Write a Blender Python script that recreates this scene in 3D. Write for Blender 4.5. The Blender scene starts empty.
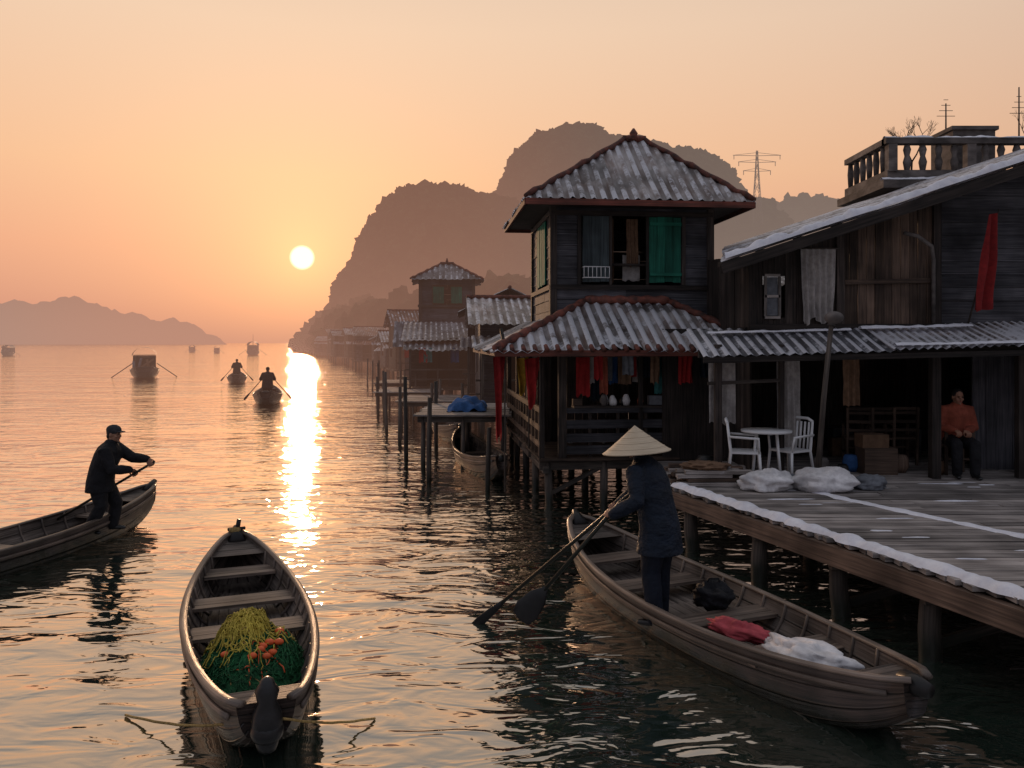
import bpy, math, random
from mathutils import Vector, Matrix, noise
V=Vector
random.seed(7)
scene=bpy.context.scene
SUN_AZ=-0.2566; SUN_EL=math.radians(5.9)
SUND=V((math.sin(SUN_AZ)*math.cos(SUN_EL),math.cos(SUN_AZ)*math.cos(SUN_EL),math.sin(SUN_EL)))

# ------------------------------------------------------------------ node helpers
def N(nt,t,**k):
    n=nt.nodes.new(t)
    for a,b in k.items(): setattr(n,a,b)
    return n
def setin(nt,sock,v):
    if hasattr(v,'is_linked') or hasattr(v,'links'): nt.links.new(v,sock)
    elif isinstance(v,(tuple,list)) and len(v)==3 and sock.type=='RGBA': sock.default_value=(*v,1)
    else: sock.default_value=v
def M_(nt,op,a,b=None,c=None,clamp=False):
    n=N(nt,'ShaderNodeMath',operation=op); n.use_clamp=clamp
    setin(nt,n.inputs[0],a)
    if b is not None: setin(nt,n.inputs[1],b)
    if c is not None: setin(nt,n.inputs[2],c)
    return n.outputs[0]
def MIX(nt,f,a,b,blend='MIX'):
    n=N(nt,'ShaderNodeMix',data_type='RGBA',blend_type=blend)
    setin(nt,n.inputs[0],f); setin(nt,n.inputs[6],a); setin(nt,n.inputs[7],b)
    return n.outputs[2]
def RANGE(nt,v,a,b,c,d,smooth=False):
    n=N(nt,'ShaderNodeMapRange'); n.clamp=True
    if smooth: n.interpolation_type='SMOOTHSTEP'
    setin(nt,n.inputs[0],v)
    for i,x in enumerate((a,b,c,d)): setin(nt,n.inputs[i+1],x)
    return n.outputs[0]
def NOISE(nt,vec,scale,detail=4,rough=.55,dist=0):
    n=N(nt,'ShaderNodeTexNoise'); n.inputs['Scale'].default_value=scale
    n.inputs['Detail'].default_value=detail; n.inputs['Roughness'].default_value=rough
    n.inputs['Distortion'].default_value=dist
    nt.links.new(vec,n.inputs['Vector']); return n.outputs['Fac']
def MAPPING(nt,vec,scale,rot=(0,0,0)):
    n=N(nt,'ShaderNodeMapping'); n.inputs['Scale'].default_value=scale; n.inputs['Rotation'].default_value=rot
    nt.links.new(vec,n.inputs[0]); return n.outputs[0]

def painted_haze_out(nt,shader,L=205.0,start=20.0):
    """aerial haze painted into each surface as glow: a function of world position only"""
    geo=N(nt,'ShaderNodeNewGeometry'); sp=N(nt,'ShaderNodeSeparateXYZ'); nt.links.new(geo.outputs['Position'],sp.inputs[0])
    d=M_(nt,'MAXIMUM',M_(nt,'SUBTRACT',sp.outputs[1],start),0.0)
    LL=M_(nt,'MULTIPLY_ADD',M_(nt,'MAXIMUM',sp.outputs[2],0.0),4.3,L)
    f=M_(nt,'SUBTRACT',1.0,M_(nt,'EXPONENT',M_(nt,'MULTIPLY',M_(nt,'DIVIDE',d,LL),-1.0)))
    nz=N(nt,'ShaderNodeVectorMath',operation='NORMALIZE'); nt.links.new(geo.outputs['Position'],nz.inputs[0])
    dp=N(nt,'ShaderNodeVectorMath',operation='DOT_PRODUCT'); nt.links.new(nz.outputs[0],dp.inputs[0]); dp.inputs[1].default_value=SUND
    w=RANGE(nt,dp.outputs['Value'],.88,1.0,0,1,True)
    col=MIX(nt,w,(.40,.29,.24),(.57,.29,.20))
    em=N(nt,'ShaderNodeEmission'); nt.links.new(col,em.inputs[0]); em.inputs[1].default_value=.92  # haze colour given off by the surface itself, no air volume
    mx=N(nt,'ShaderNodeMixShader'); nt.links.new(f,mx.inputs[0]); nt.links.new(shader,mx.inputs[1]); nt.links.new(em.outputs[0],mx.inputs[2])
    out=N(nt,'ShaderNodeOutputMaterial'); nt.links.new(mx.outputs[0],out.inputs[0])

def mat(name,c1,c2=None,scale=(1,1,1),coord='UV',rough=.8,bump=.4,bdist=.01,metal=0,rnd=.5,seam=0,frost=0,spec=.3,lo=.35,hi=.65,stain=.35,sheen=0,grime=False):
    m=bpy.data.materials.new(name); m.use_nodes=True; nt=m.node_tree; nt.nodes.clear()
    if c2 is None: c2=tuple(x*.7 for x in c1)
    tc=N(nt,'ShaderNodeTexCoord')
    vec=MAPPING(nt,tc.outputs['UV' if coord=='UV' else 'Object'],scale)
    n1=NOISE(nt,vec,1.0,3,.62)
    col=MIX(nt,RANGE(nt,n1,lo,hi,0,1),c1,c2)
    big=NOISE(nt,tc.outputs['Object'],1.7,2,.6)
    br=RANGE(nt,big,.3,.7,1-stain,1+stain)
    at=N(nt,'ShaderNodeAttribute',attribute_name='rnd')
    if rnd: br=M_(nt,'MULTIPLY',br,M_(nt,'MULTIPLY_ADD',at.outputs['Fac'],rnd*2,1-rnd))
    sc=N(nt,'ShaderNodeVectorMath',operation='SCALE'); nt.links.new(col,sc.inputs[0]); nt.links.new(br,sc.inputs['Scale'])
    col=sc.outputs[0]; h=n1
    if seam:
        sp=N(nt,'ShaderNodeSeparateXYZ'); nt.links.new(tc.outputs['UV'],sp.inputs[0])
        fr=M_(nt,'FRACT',M_(nt,'MULTIPLY',sp.outputs[1],seam))
        e=M_(nt,'MINIMUM',fr,M_(nt,'SUBTRACT',1.0,fr)); k=RANGE(nt,e,.0,.09,0,1)
        col=MIX(nt,k,(.012,.009,.007),col); h=M_(nt,'MULTIPLY_ADD',k,1.2,n1)
    rgh=rough
    if grime:
        so=N(nt,'ShaderNodeSeparateXYZ'); nt.links.new(tc.outputs['Object'],so.inputs[0])
        wn=NOISE(nt,tc.outputs['Object'],4,2)
        wl=RANGE(nt,M_(nt,'MULTIPLY_ADD',wn,-.25,so.outputs[2]),-.06,.14,1,0,True)
        col=MIX(nt,M_(nt,'MULTIPLY',wl,.85),col,(.012,.016,.011)); rgh=M_(nt,'MULTIPLY_ADD',wl,-rough*.5,rough)
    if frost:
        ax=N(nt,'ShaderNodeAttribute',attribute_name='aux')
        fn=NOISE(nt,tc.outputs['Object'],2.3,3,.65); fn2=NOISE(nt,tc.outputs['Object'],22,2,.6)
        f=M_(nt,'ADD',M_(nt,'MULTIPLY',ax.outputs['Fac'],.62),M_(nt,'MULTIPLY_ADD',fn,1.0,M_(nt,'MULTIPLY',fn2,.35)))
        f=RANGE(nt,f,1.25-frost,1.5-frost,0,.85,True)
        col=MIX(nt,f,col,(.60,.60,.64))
    p=N(nt,'ShaderNodeBsdfPrincipled'); nt.links.new(col,p.inputs['Base Color'])
    setin(nt,p.inputs['Roughness'],rgh); p.inputs['Metallic'].default_value=metal
    p.inputs['Specular IOR Level'].default_value=spec
    if bump:
        b=N(nt,'ShaderNodeBump'); b.inputs['Strength'].default_value=bump; b.inputs['Distance'].default_value=bdist
        nt.links.new(h,b.inputs['Height']); nt.links.new(b.outputs[0],p.inputs['Normal'])
    painted_haze_out(nt,p.outputs[0]); return m

WD=dict(scale=(1.3,34,34),bump=.6,bdist=.006)
m_wdark=mat('wood_dark',(.058,.044,.038),(.018,.015,.013),rnd=.55,**WD)
m_wslate=mat('wood_slate',(.085,.082,.090),(.032,.032,.038),rnd=.38,stain=.5,**WD)
m_wbrown=mat('wood_brown',(.125,.083,.060),(.05,.034,.026),rnd=.5,stain=.5,**WD)
m_wred=mat('wood_redbrown',(.17,.05,.035),(.07,.03,.022),rnd=.4,**WD)
m_wgrey=mat('wood_weathered',(.33,.295,.275),(.14,.12,.108),rnd=.45,frost=.36,stain=.4,**WD)
m_post=mat('wood_post',(.105,.084,.070),(.03,.026,.023),rnd=.4,grime=True,**WD)
m_hull=mat('boat_hull',(.105,.077,.064),(.038,.029,.026),scale=(1.2,22,1),rough=.40,bump=.8,bdist=.012,rnd=0,seam=5,spec=.5,stain=.55,grime=True)
m_hullin=mat('boat_inner',(.155,.125,.106),(.055,.043,.037),scale=(1.5,18,1),rough=.6,bump=.7,bdist=.012,rnd=0,seam=4,stain=.55)
m_rail=mat('boat_rail',(.205,.155,.122),(.065,.048,.039),scale=(1.3,30,30),rough=.42,bump=.5,rnd=.4,spec=.5,stain=.5)
m_bdark=mat('boat_tar',(.022,.02,.019),(.01,.01,.01),scale=(5,5,5),coord='O',rough=.4,rnd=0)
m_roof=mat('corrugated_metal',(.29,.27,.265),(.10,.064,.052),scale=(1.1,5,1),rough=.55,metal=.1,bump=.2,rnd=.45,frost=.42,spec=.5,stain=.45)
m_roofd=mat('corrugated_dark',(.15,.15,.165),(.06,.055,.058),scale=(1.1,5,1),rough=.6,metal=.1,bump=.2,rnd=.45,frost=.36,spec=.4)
m_roofrust=mat('corrugated_rusty',(.20,.11,.08),(.08,.05,.04),scale=(1.1,5,1),rough=.7,bump=.2,rnd=.45,frost=.36)
m_trim=mat('ridge_tile',(.20,.062,.042),(.06,.03,.024),scale=(7,7,7),coord='O',rough=.7,rnd=.3)
m_green=mat('green_shutter',(.018,.16,.105),(.010,.09,.06),rnd=.3,**WD)
m_greyg=mat('grey_shutter',(.065,.085,.09),(.035,.045,.05),rnd=.3,**WD)
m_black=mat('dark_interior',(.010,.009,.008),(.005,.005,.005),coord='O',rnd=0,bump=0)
m_snow=mat('snow',(.80,.80,.84),(.66,.66,.72),scale=(9,9,9),coord='O',rough=.75,bump=.6,bdist=.02,rnd=0,stain=.08)
m_conc=mat('concrete',(.17,.15,.14),(.08,.07,.066),scale=(3,3,6),coord='O',rough=.9,rnd=.2,frost=.25)
def cloth_m(n,c,k=.7): return mat(n,c,tuple(x*k for x in c),scale=(14,14,14),coord='O',rough=.9,bump=.5,bdist=.01,rnd=0,stain=.3)
m_red=cloth_m('cloth_red',(.33,.020,.020)); m_flag=cloth_m('flag_red',(.22,.014,.014)); m_yel=cloth_m('cloth_yellow',(.5,.30,.04)); m_white=cloth_m('cloth_white',(.42,.39,.37),.7); m_sack=cloth_m('sack_cloth',(.68,.66,.66),.75)
m_blue=cloth_m('cloth_blue',(.04,.11,.28)); m_pink=cloth_m('cloth_pink',(.55,.09,.11)); m_teal=cloth_m('cloth_teal',(.06,.24,.24)); m_brownc=cloth_m('cloth_brown',(.17,.10,.06)); m_orange=cloth_m('cloth_orange',(.34,.085,.05)); m_greysack=cloth_m('grey_cloth',(.16,.17,.19))
m_navy=mat('jacket_navy',(.007,.014,.028),(.004,.008,.016),scale=(6,6,9),coord='O',rough=.7,bump=1,bdist=.06,rnd=0,stain=.2)
m_nav2=mat('trousers_navy',(.006,.010,.020),(.004,.006,.012),scale=(8,8,5),coord='O',rough=.8,bump=1,bdist=.04,rnd=0,stain=.2)
m_coat=mat('coat_black',(.012,.012,.015),(.007,.007,.009),scale=(7,7,6),coord='O',rough=.8,bump=1,bdist=.05,rnd=0)
m_cap=mat('cap_cloth',(.05,.05,.055),(.03,.03,.035),scale=(20,20,20),coord='O',rough=.9,rnd=0)
m_skin=mat('skin',(.36,.19,.125),(.28,.14,.09),scale=(15,15,15),coord='O',rough=.5,bump=.1,rnd=0,stain=.05)
m_hair=mat('hair',(.02,.017,.015),(.012,.01,.01),scale=(60,60,8),coord='O',rough=.5,rnd=0)
m_straw=mat('straw',(.62,.52,.39),(.44,.35,.24),scale=(1.5,60,1),rough=.75,bump=.6,bdist=.004,rnd=0,stain=.1)
m_plastic=mat('white_plastic',(.72,.72,.72),(.62,.62,.62),scale=(3,3,3),coord='O',rough=.35,bump=0,rnd=0,stain=.05,spec=.5)
m_rub=mat('black_rubber',(.012,.012,.013),(.008,.008,.008),scale=(20,20,20),coord='O',rough=.35,rnd=0,spec=.5)
m_netg=mat('net_green',(.02,.15,.05),(.006,.055,.02),scale=(28,28,28),coord='O',rough=.7,bump=1,bdist=.03,rnd=0)
m_nety=mat('net_yellow',(.66,.52,.09),(.38,.30,.04),scale=(30,30,30),coord='O',rough=.7,bump=1,bdist=.03,rnd=0)
m_rope=mat('rope',(.50,.34,.12),(.25,.16,.06),scale=(60,60,60),coord='O',rough=.8,rnd=0)
m_float=mat('float_orange',(.80,.14,.04),(.65,.10,.03),scale=(5,5,5),coord='O',rough=.4,bump=0,rnd=0)
m_steel=mat('steel',(.10,.095,.09),(.06,.05,.05),scale=(5,5,5),coord='O',rough=.6,rnd=0,metal=.3)

# ------------------------------------------------------------------ geometry builder
class B:
    def __init__(s,Mx=None):
        s.v=[];s.f=[];s.mi=[];s.ms=[];s.sm=[];s.rnd=[];s.aux=[];s.uv=[];s.M=Mx
    def mid(s,m):
        if m not in s.ms: s.ms.append(m)
        return s.ms.index(m)
    def add(s,vs,fs,m,smooth=False,uvs=None,rnd=None,aux=None):
        o=len(s.v); k=s.mid(m); r=random.random() if rnd is None else rnd
        s.v+= [ (s.M@V(p) if s.M else V(p)) for p in vs]
        for i,f in enumerate(fs):
            s.f.append([o+j for j in f]); s.mi.append(k); s.sm.append(smooth)
            s.rnd.append(r[i] if isinstance(r,list) else r); s.aux.append(aux[i] if isinstance(aux,list) else (aux or 0.0))
            s.uv.append([uvs[j] for j in f] if uvs else [(0,0)]*len(f))
    def beam(s,p0,p1,w,h,m,up=V((0,0,1)),rnd=None):
        p0=V(p0);p1=V(p1);d=p1-p0;L=d.length
        if L<1e-5:return
        d/=L; x=d.cross(up)
        if x.length<1e-4: x=d.cross(V((0,1,0)))
        x.normalize(); z=x.cross(d)
        r=random.random() if rnd is None else rnd; ou=random.random()*9; ov=random.random()*9
        c=[(-1,-1),(1,-1),(1,1),(-1,1)]
        for i in range(4):
            a=c[i];b=c[(i+1)%4]; wd=w if i%2==0 else h
            P=[p0+x*a[0]*w/2+z*a[1]*h/2,p0+x*b[0]*w/2+z*b[1]*h/2,p1+x*b[0]*w/2+z*b[1]*h/2,p1+x*a[0]*w/2+z*a[1]*h/2]
            s.add(P,[(0,1,2,3)],m,uvs=[(ou,ov),(ou,ov+wd),(ou+L,ov+wd),(ou+L,ov)],rnd=r); ov+=wd
        for p,o in((p0,(3,2,1,0)),(p1,(0,1,2,3))):
            P=[p+x*a[0]*w/2+z*a[1]*h/2 for a in c]
            s.add(P,[o],m,uvs=[(ou,ov),(ou+w,ov),(ou+w,ov+.02),(ou,ov+.02)],rnd=r*.8)
    def box(s,c,size,m,rnd=None):
        sx,sy,sz=size;c=V(c)
        if sx>=sy and sx>=sz: s.beam(c-V((sx/2,0,0)),c+V((sx/2,0,0)),sy,sz,m,rnd=rnd)
        elif sy>=sz: s.beam(c-V((0,sy/2,0)),c+V((0,sy/2,0)),sx,sz,m,rnd=rnd)
        else: s.beam(c-V((0,0,sz/2)),c+V((0,0,sz/2)),sx,sy,m,up=V((0,1,0)),rnd=rnd)
    def cyl(s,p0,p1,r0,r1,m,n=10,rnd=None,caps=True):
        s.tube([p0,p1],[r0,r1],m,n,rnd,caps)
    def tube(s,pts,rad,m,n=10,rnd=None,caps=True,ref=None,capround=False):
        pts=[V(p) for p in pts]; rings=[];us=[];u=0
        prev=None; k=len(pts)
        if capround:
            r0=rad[0] if not isinstance(rad[0],tuple) else min(rad[0]); r1=rad[-1] if not isinstance(rad[-1],tuple) else min(rad[-1])
            sc=lambda r,f:(r[0]*f,r[1]*f) if isinstance(r,tuple) else r*f
            d0=(pts[0]-pts[1]).normalized(); d1=(pts[-1]-pts[-2]).normalized()
            pts=[pts[0]+d0*r0*.85,pts[0]+d0*r0*.55]+pts+[pts[-1]+d1*r1*.55,pts[-1]+d1*r1*.85]
            rad=[sc(rad[0],.35),sc(rad[0],.8)]+list(rad)+[sc(rad[-1],.8),sc(rad[-1],.35)]; k=len(pts)
        for i,p in enumerate(pts):
            t=(pts[min(i+1,k-1)]-pts[max(i-1,0)])
            t=t.normalized() if t.length>1e-6 else V((0,0,1))
            if ref is not None: x=V(ref)-t*t.dot(V(ref))
            elif prev is None: x=t.cross(V((0,0,1))) if abs(t.z)<.95 else t.cross(V((0,1,0)))
            else: x=prev-t*t.dot(prev)
            x.normalize(); prev=x; y=t.cross(x)
            if i: u+=(pts[i]-pts[i-1]).length
            r=rad[i]; rx,ry=r if isinstance(r,tuple) else (r,r)
            for j in range(n):
                a=2*math.pi*j/n; rings.append(p+x*math.cos(a)*rx+y*math.sin(a)*ry); us.append((u,j/n*.5))
        fs=[]
        for i in range(k-1):
            for j in range(n):
                fs.append((i*n+j,i*n+(j+1)%n,(i+1)*n+(j+1)%n,(i+1)*n+j))
        if caps:
            fs.append(tuple(reversed(range(n)))); fs.append(tuple(range((k-1)*n,k*n)))
        s.add(rings,fs,m,smooth=True,uvs=us,rnd=rnd)
    def ell(s,c,r,m,R=None,nu=16,nv=10,jit=0,seed=0,rnd=None,flat=False,smooth=True):
        c=V(c);vs=[];fs=[]
        def P(th,ph):
            q=V((math.sin(th)*math.cos(ph),math.sin(th)*math.sin(ph),math.cos(th)))
            if jit:
                k=1+jit*noise.fractal(q*1.8+V((seed*7.1,seed*3.3,0)),1.0,2.0,4)+jit*.35*abs(noise.noise(q*6+V((seed,0,0)))); q=q*k
            if flat: q.z=max(q.z,-.55)
            q=V((q.x*r[0],q.y*r[1],q.z*r[2]))
            return c+(R@q if R else q)
        vs.append(P(0,0))
        for i in range(1,nv):
            for j in range(nu): vs.append(P(math.pi*i/nv,2*math.pi*j/nu))
        vs.append(P(math.pi,0))
        for j in range(nu): fs.append((0,1+j,1+(j+1)%nu))
        for i in range(nv-2):
            for j in range(nu):
                a=1+i*nu+j;b=1+i*nu+(j+1)%nu; fs.append((a,a+nu,b+nu,b))
        L=len(vs)-1;o=1+(nv-2)*nu
        for j in range(nu): fs.append((L,o+(j+1)%nu,o+j))
        s.add(vs,fs,m,smooth=smooth,uvs=[(p.x,p.y) for p in vs],rnd=rnd)
    def grid(s,fn,nu,nv,m,smooth=True,auxf=None,uvf=None,rnd=None):
        vs=[fn(i/nu,j/nv) for i in range(nu+1) for j in range(nv+1)]
        uv=[(uvf(i/nu,j/nv) if uvf else (i/nu,j/nv)) for i in range(nu+1) for j in range(nv+1)]
        fs=[(i*(nv+1)+j,(i+1)*(nv+1)+j,(i+1)*(nv+1)+j+1,i*(nv+1)+j+1) for i in range(nu) for j in range(nv)]
        s.add(vs,fs,m,smooth,uvs=uv,rnd=rnd)
    def make(s,name,parent=None,origin=None,mods=None):
        me=bpy.data.meshes.new(name)
        o=V(origin) if origin is not None else V((0,0,0))
        me.from_pydata([tuple(p-o) for p in s.v],[],s.f)
        for m in s.ms: me.materials.append(m)
        me.polygons.foreach_set('material_index',s.mi); me.polygons.foreach_set('use_smooth',s.sm)
        uvl=me.uv_layers.new(name='UVMap'); flat=[]
        for u in s.uv:
            for a in u: flat+= [a[0],a[1]]
        uvl.data.foreach_set('uv',flat)
        a=me.attributes.new('rnd','FLOAT','FACE'); a.data.foreach_set('value',s.rnd)
        a=me.attributes.new('aux','FLOAT','FACE'); a.data.foreach_set('value',s.aux)
        me.update(); ob=bpy.data.objects.new(name,me); scene.collection.objects.link(ob)
        ob.location=o
        if parent is not None:
            ob.parent=parent; ob.matrix_parent_inverse=Matrix.Translation(parent.location).inverted()
        return ob
def empty(name,loc):
    e=bpy.data.objects.new(name,None); e.location=V(loc); e.empty_display_size=.3; scene.collection.objects.link(e); return e
def blob(b,name,parent,voxel=.012,it=4):
    ob=b.make(name,parent)
    r=ob.modifiers.new('r','REMESH'); r.mode='VOXEL'; r.voxel_size=voxel; r.use_smooth_shade=True
    sm=ob.modifiers.new('s','SMOOTH'); sm.iterations=it; sm.factor=.5
    return ob

def corr(b,e0,e1,vd,Lf,m,pitch=.2,amp=.025,rows=4,frost=None,over=0):
    """corrugated sheet roof: eave e0->e1, up-slope dir vd, length Lf(s)"""
    e0=V(e0);e1=V(e1);d=(e1-e0);W=d.length;d/=W;vd=V(vd).normalized();n=d.cross(vd).normalized()
    if n.z<0:n=-n
    k=max(4,int(W/pitch*4)); vs=[];uv=[];fs=[];rn=[];ax=[]
    sheetr=[random.random() for _ in range(200)]
    for i in range(k+1):
        s=W*i/k; L=max(0.0,Lf(s)); ph=math.sin(2*math.pi*s/pitch)
        sh=(sheetr[int(s/.85)%200]-.5)*.14
        for j in range(rows+1):
            q=j/rows; t=L*q - (sh*(1-q))
            sag=.03*noise.noise(V((s*1.1,t*1.3,e0.x)))
            vs.append(e0+d*s+vd*t+n*(amp*ph+sag)); uv.append((t,s))
    for i in range(k):
        s=W*(i+.5)/k
        for j in range(rows):
            a=i*(rows+1)+j; fs.append((a,a+rows+1,a+rows+2,a+1))
            rn.append(sheetr[(int(s/.85)+17*(j//2))%200]); ph=math.sin(2*math.pi*s/pitch)
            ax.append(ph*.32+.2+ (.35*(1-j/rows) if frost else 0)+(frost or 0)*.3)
    b.add(vs,fs,m,True,uvs=uv,rnd=rn,aux=ax)

def plank_wall(b,p0,p1,z0,z1,m,vertical=True,bw=.17,holes=(),th=.03):
    """wall of boards; z1 may be f(u); holes=(u0,u1,za,zb)"""
    p0=V((p0[0],p0[1],0));p1=V((p1[0],p1[1],0));d=p1-p0;W=d.length;d/=W;nn=V((d.y,-d.x,0))
    zt=z1 if callable(z1) else (lambda u:z1)
    if vertical:
        k=max(1,round(W/bw));w=W/k
        for i in range(k):
            u=(i+.5)*w; segs=[(z0+random.uniform(-.02,.01),zt(u)+random.uniform(-.01,.0))]
            for h in holes:
                if h[0]-w*.4<u<h[1]+w*.4:
                    ns=[]
                    for a,c in segs:
                        if h[2]>a: ns.append((a,min(c,h[2])))
                        if h[3]<c: ns.append((max(a,h[3]),c))
                    segs=[q for q in ns if q[1]-q[0]>.02]
            off=nn*random.uniform(0,.016); tl=d*random.uniform(-.006,.006)
            for a,c in segs: 
                p=p0+d*u+off; b.beam(p+V((0,0,a))-tl,p+V((0,0,c))+tl,w-.006,th,m,up=nn)
    else:
        zm=max(zt(0),zt(W)); k=max(1,round((zm-z0)/bw));w=(zm-z0)/k
        for i in range(k):
            z=z0+(i+.5)*w; u0=0;u1=W
            if zt(0)<z: u0=W*(z-zt(0))/max(1e-6,(zt(W)-zt(0)))
            if zt(W)<z: u1=W*(z-zt(0))/min(-1e-6,(zt(W)-zt(0)))
            segs=[(u0,u1)]
            for h in holes:
                if h[2]-w*.4<z<h[3]+w*.4:
                    ns=[]
                    for a,c in segs:
                        if h[0]>a: ns.append((a,min(c,h[0])))
                        if h[1]<c: ns.append((max(a,h[1]),c))
                    segs=[q for q in ns if q[1]-q[0]>.02]
            s2=[]
            for a,c in segs:
                if c-a>1.6: 
                    cut=a+(c-a)*random.uniform(.3,.7); s2+=[(a,cut),(cut,c)]
                else: s2.append((a,c))
            for a,c in s2:
                if c-a<.03: continue
                off=nn*random.uniform(0,.012); tl=V((0,0,random.uniform(-.006,.006)))
                A=p0+d*a+off+V((0,0,z));C=p0+d*(c-.003)+off+V((0,0,z)); b.beam(A-tl,C+tl,th,w-.004,m)
                b.beam(A-tl+V((0,0,-w/2+.012))+nn*.012,C+tl+V((0,0,-w/2+.012))+nn*.012,th,.02,m)

def cloth(b,a,c,L,m,folds=4,amp=.04,nu=24,nv=12,sway=0,seed=0,taper=0,slant=0):
    a=V(a);c=V(c);d=(c-a);W=d.length;d/=W;n=V((d.y,-d.x,0)).normalized()
    def fn(u,v):
        uu=.5+(u-.5)*(1-taper*v)+slant*v
        w=amp*(math.sin(u*folds*6.283+seed+1.5*math.sin(v*2+seed))*(.35+.65*v))+.03*noise.noise(V((u*3,v*3,seed)))
        return a+d*(W*uu)+V((0,0,-L*v*(1+.12*noise.noise(V((u*4,seed,0))))))+n*(w+sway*v)
    b.grid(fn,nu,nv,m,True)
    return fn,n
def lump_strip(b,pts,w,h,m,seed=0,side=None):
    """snow lying along an edge"""
    pts=[V(p) for p in pts]
    tot=sum((pts[i+1]-pts[i]).length for i in range(len(pts)-1)); n=max(6,int(tot/.05))
    def at(s):
        for i in range(len(pts)-1):
            l=(pts[i+1]-pts[i]).length
            if s<=l+1e-6: return pts[i]+(pts[i+1]-pts[i])*(s/l),(pts[i+1]-pts[i])/l
            s-=l
        return pts[-1],(pts[-1]-pts[-2]).normalized()
    def fn(u,v):
        p,t=at(u*tot); x=V((t.y,-t.x,0)).normalized()
        k=.8+.55*noise.fractal(V((u*tot*2.2,seed,0)),1,2,3)+.25*noise.noise(V((u*tot*9,seed,v)))
        en=min(1,min(u,1-u)*6+.05) if tot<1.2 else 1
        k=max(.10,k)*en; a=(v-.5)*2; e=1+.3*noise.noise(V((u*tot*6,seed+4,a*.5)))
        return p+x*(a*w/2*k*e)+V((0,0,max(-.004,h*k*(1-abs(a)**2.2))-.003))
    b.grid(fn,n,8,m,True)

# ------------------------------------------------------------------ world
w=bpy.data.worlds.new('World'); scene.world=w; w.use_nodes=True; nt=w.node_tree; nt.nodes.clear()
tc=N(nt,'ShaderNodeTexCoord'); nz=N(nt,'ShaderNodeVectorMath',operation='NORMALIZE'); nt.links.new(tc.outputs['Generated'],nz.inputs[0])
sp=N(nt,'ShaderNodeSeparateXYZ'); nt.links.new(nz.outputs[0],sp.inputs[0])
def ramp(z,stops):
    r=N(nt,'ShaderNodeValToRGB'); cr=r.color_ramp
    while len(cr.elements)>1: cr.elements.remove(cr.elements[-1])
    cr.elements[0].position=stops[0][0]; cr.elements[0].color=(*stops[0][1],1)
    for p,c in stops[1:]:
        e=cr.elements.new(p); e.color=(*c,1)
    nt.links.new(z,r.inputs[0]); return r.outputs[0]
zz=M_(nt,'MAXIMUM',sp.outputs[2],0.0)
front=ramp(zz,[(0,(.56,.27,.20)),(.04,(.65,.30,.21)),(.11,(.81,.39,.24)),(.20,(.88,.51,.30)),(.36,(.86,.61,.43)),(.6,(.66,.57,.49)),(1,(.44,.45,.48))])
back=ramp(zz,[(0,(.18,.16,.17)),(.2,(.23,.22,.255)),(.6,(.32,.335,.41)),(1,(.42,.435,.48))])
def DOT(v):
    n=N(nt,'ShaderNodeVectorMath',operation='DOT_PRODUCT'); nt.links.new(nz.outputs[0],n.inputs[0]); n.inputs[1].default_value=v; return n.outputs['Value']
az=RANGE(nt,DOT(V((SUND.x,SUND.y,0)).normalized()),-.15,.95,0,1,True)
base=MIX(nt,az,back,front)
ang=M_(nt,'ARCCOSINE',M_(nt,'MINIMUM',DOT(SUND),.9999999))
g1=M_(nt,'EXPONENT',M_(nt,'MULTIPLY',ang,-6.5)); g2=M_(nt,'EXPONENT',M_(nt,'MULTIPLY',ang,-22.0))
base=MIX(nt,g1,base,(.21,.075,.012),'ADD'); base=MIX(nt,g2,base,(.38,.17,.05),'ADD')
disc=RANGE(nt,ang,math.radians(.66),math.radians(.90),1,0,True)
base=MIX(nt,disc,base,(2.0,1.5,.95))
sky=N(nt,'ShaderNodeTexSky',sky_type='NISHITA'); sky.sun_disc=False; sky.sun_elevation=SUN_EL; sky.sun_rotation=SUN_AZ
sky.dust_density=4
b1=N(nt,'ShaderNodeBackground'); nt.links.new(base,b1.inputs[0]); b1.inputs[1].default_value=.98
b2=N(nt,'ShaderNodeBackground'); nt.links.new(sky.outputs[0],b2.inputs[0]); b2.inputs[1].default_value=.004
ad=N(nt,'ShaderNodeAddShader'); nt.links.new(b1.outputs[0],ad.inputs[0]); nt.links.new(b2.outputs[0],ad.inputs[1])
wo=N(nt,'ShaderNodeOutputWorld'); nt.links.new(ad.outputs[0],wo.inputs[0])
ld=bpy.data.lights.new('sun','SUN'); ld.energy=1.2; ld.angle=math.radians(.9); ld.color=(1,.60,.34)
lo=bpy.data.objects.new('sun',ld); scene.collection.objects.link(lo); lo.rotation_euler=(-SUND).to_track_quat('-Z','Y').to_euler(); lo.location=(-30,60,40)
cd=bpy.data.cameras.new('camera'); cam=bpy.data.objects.new('camera',cd); scene.collection.objects.link(cam)
cam.location=(0,0,2.8); cam.rotation_euler=(math.radians(90),0,0); cd.sensor_width=36; cd.lens=28.125; cd.shift_y=-.04; cd.clip_end=30000; cd.clip_start=.05
scene.camera=cam
scene.view_settings.view_transform='Standard'; scene.view_settings.look='None'; scene.view_settings.exposure=0

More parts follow.
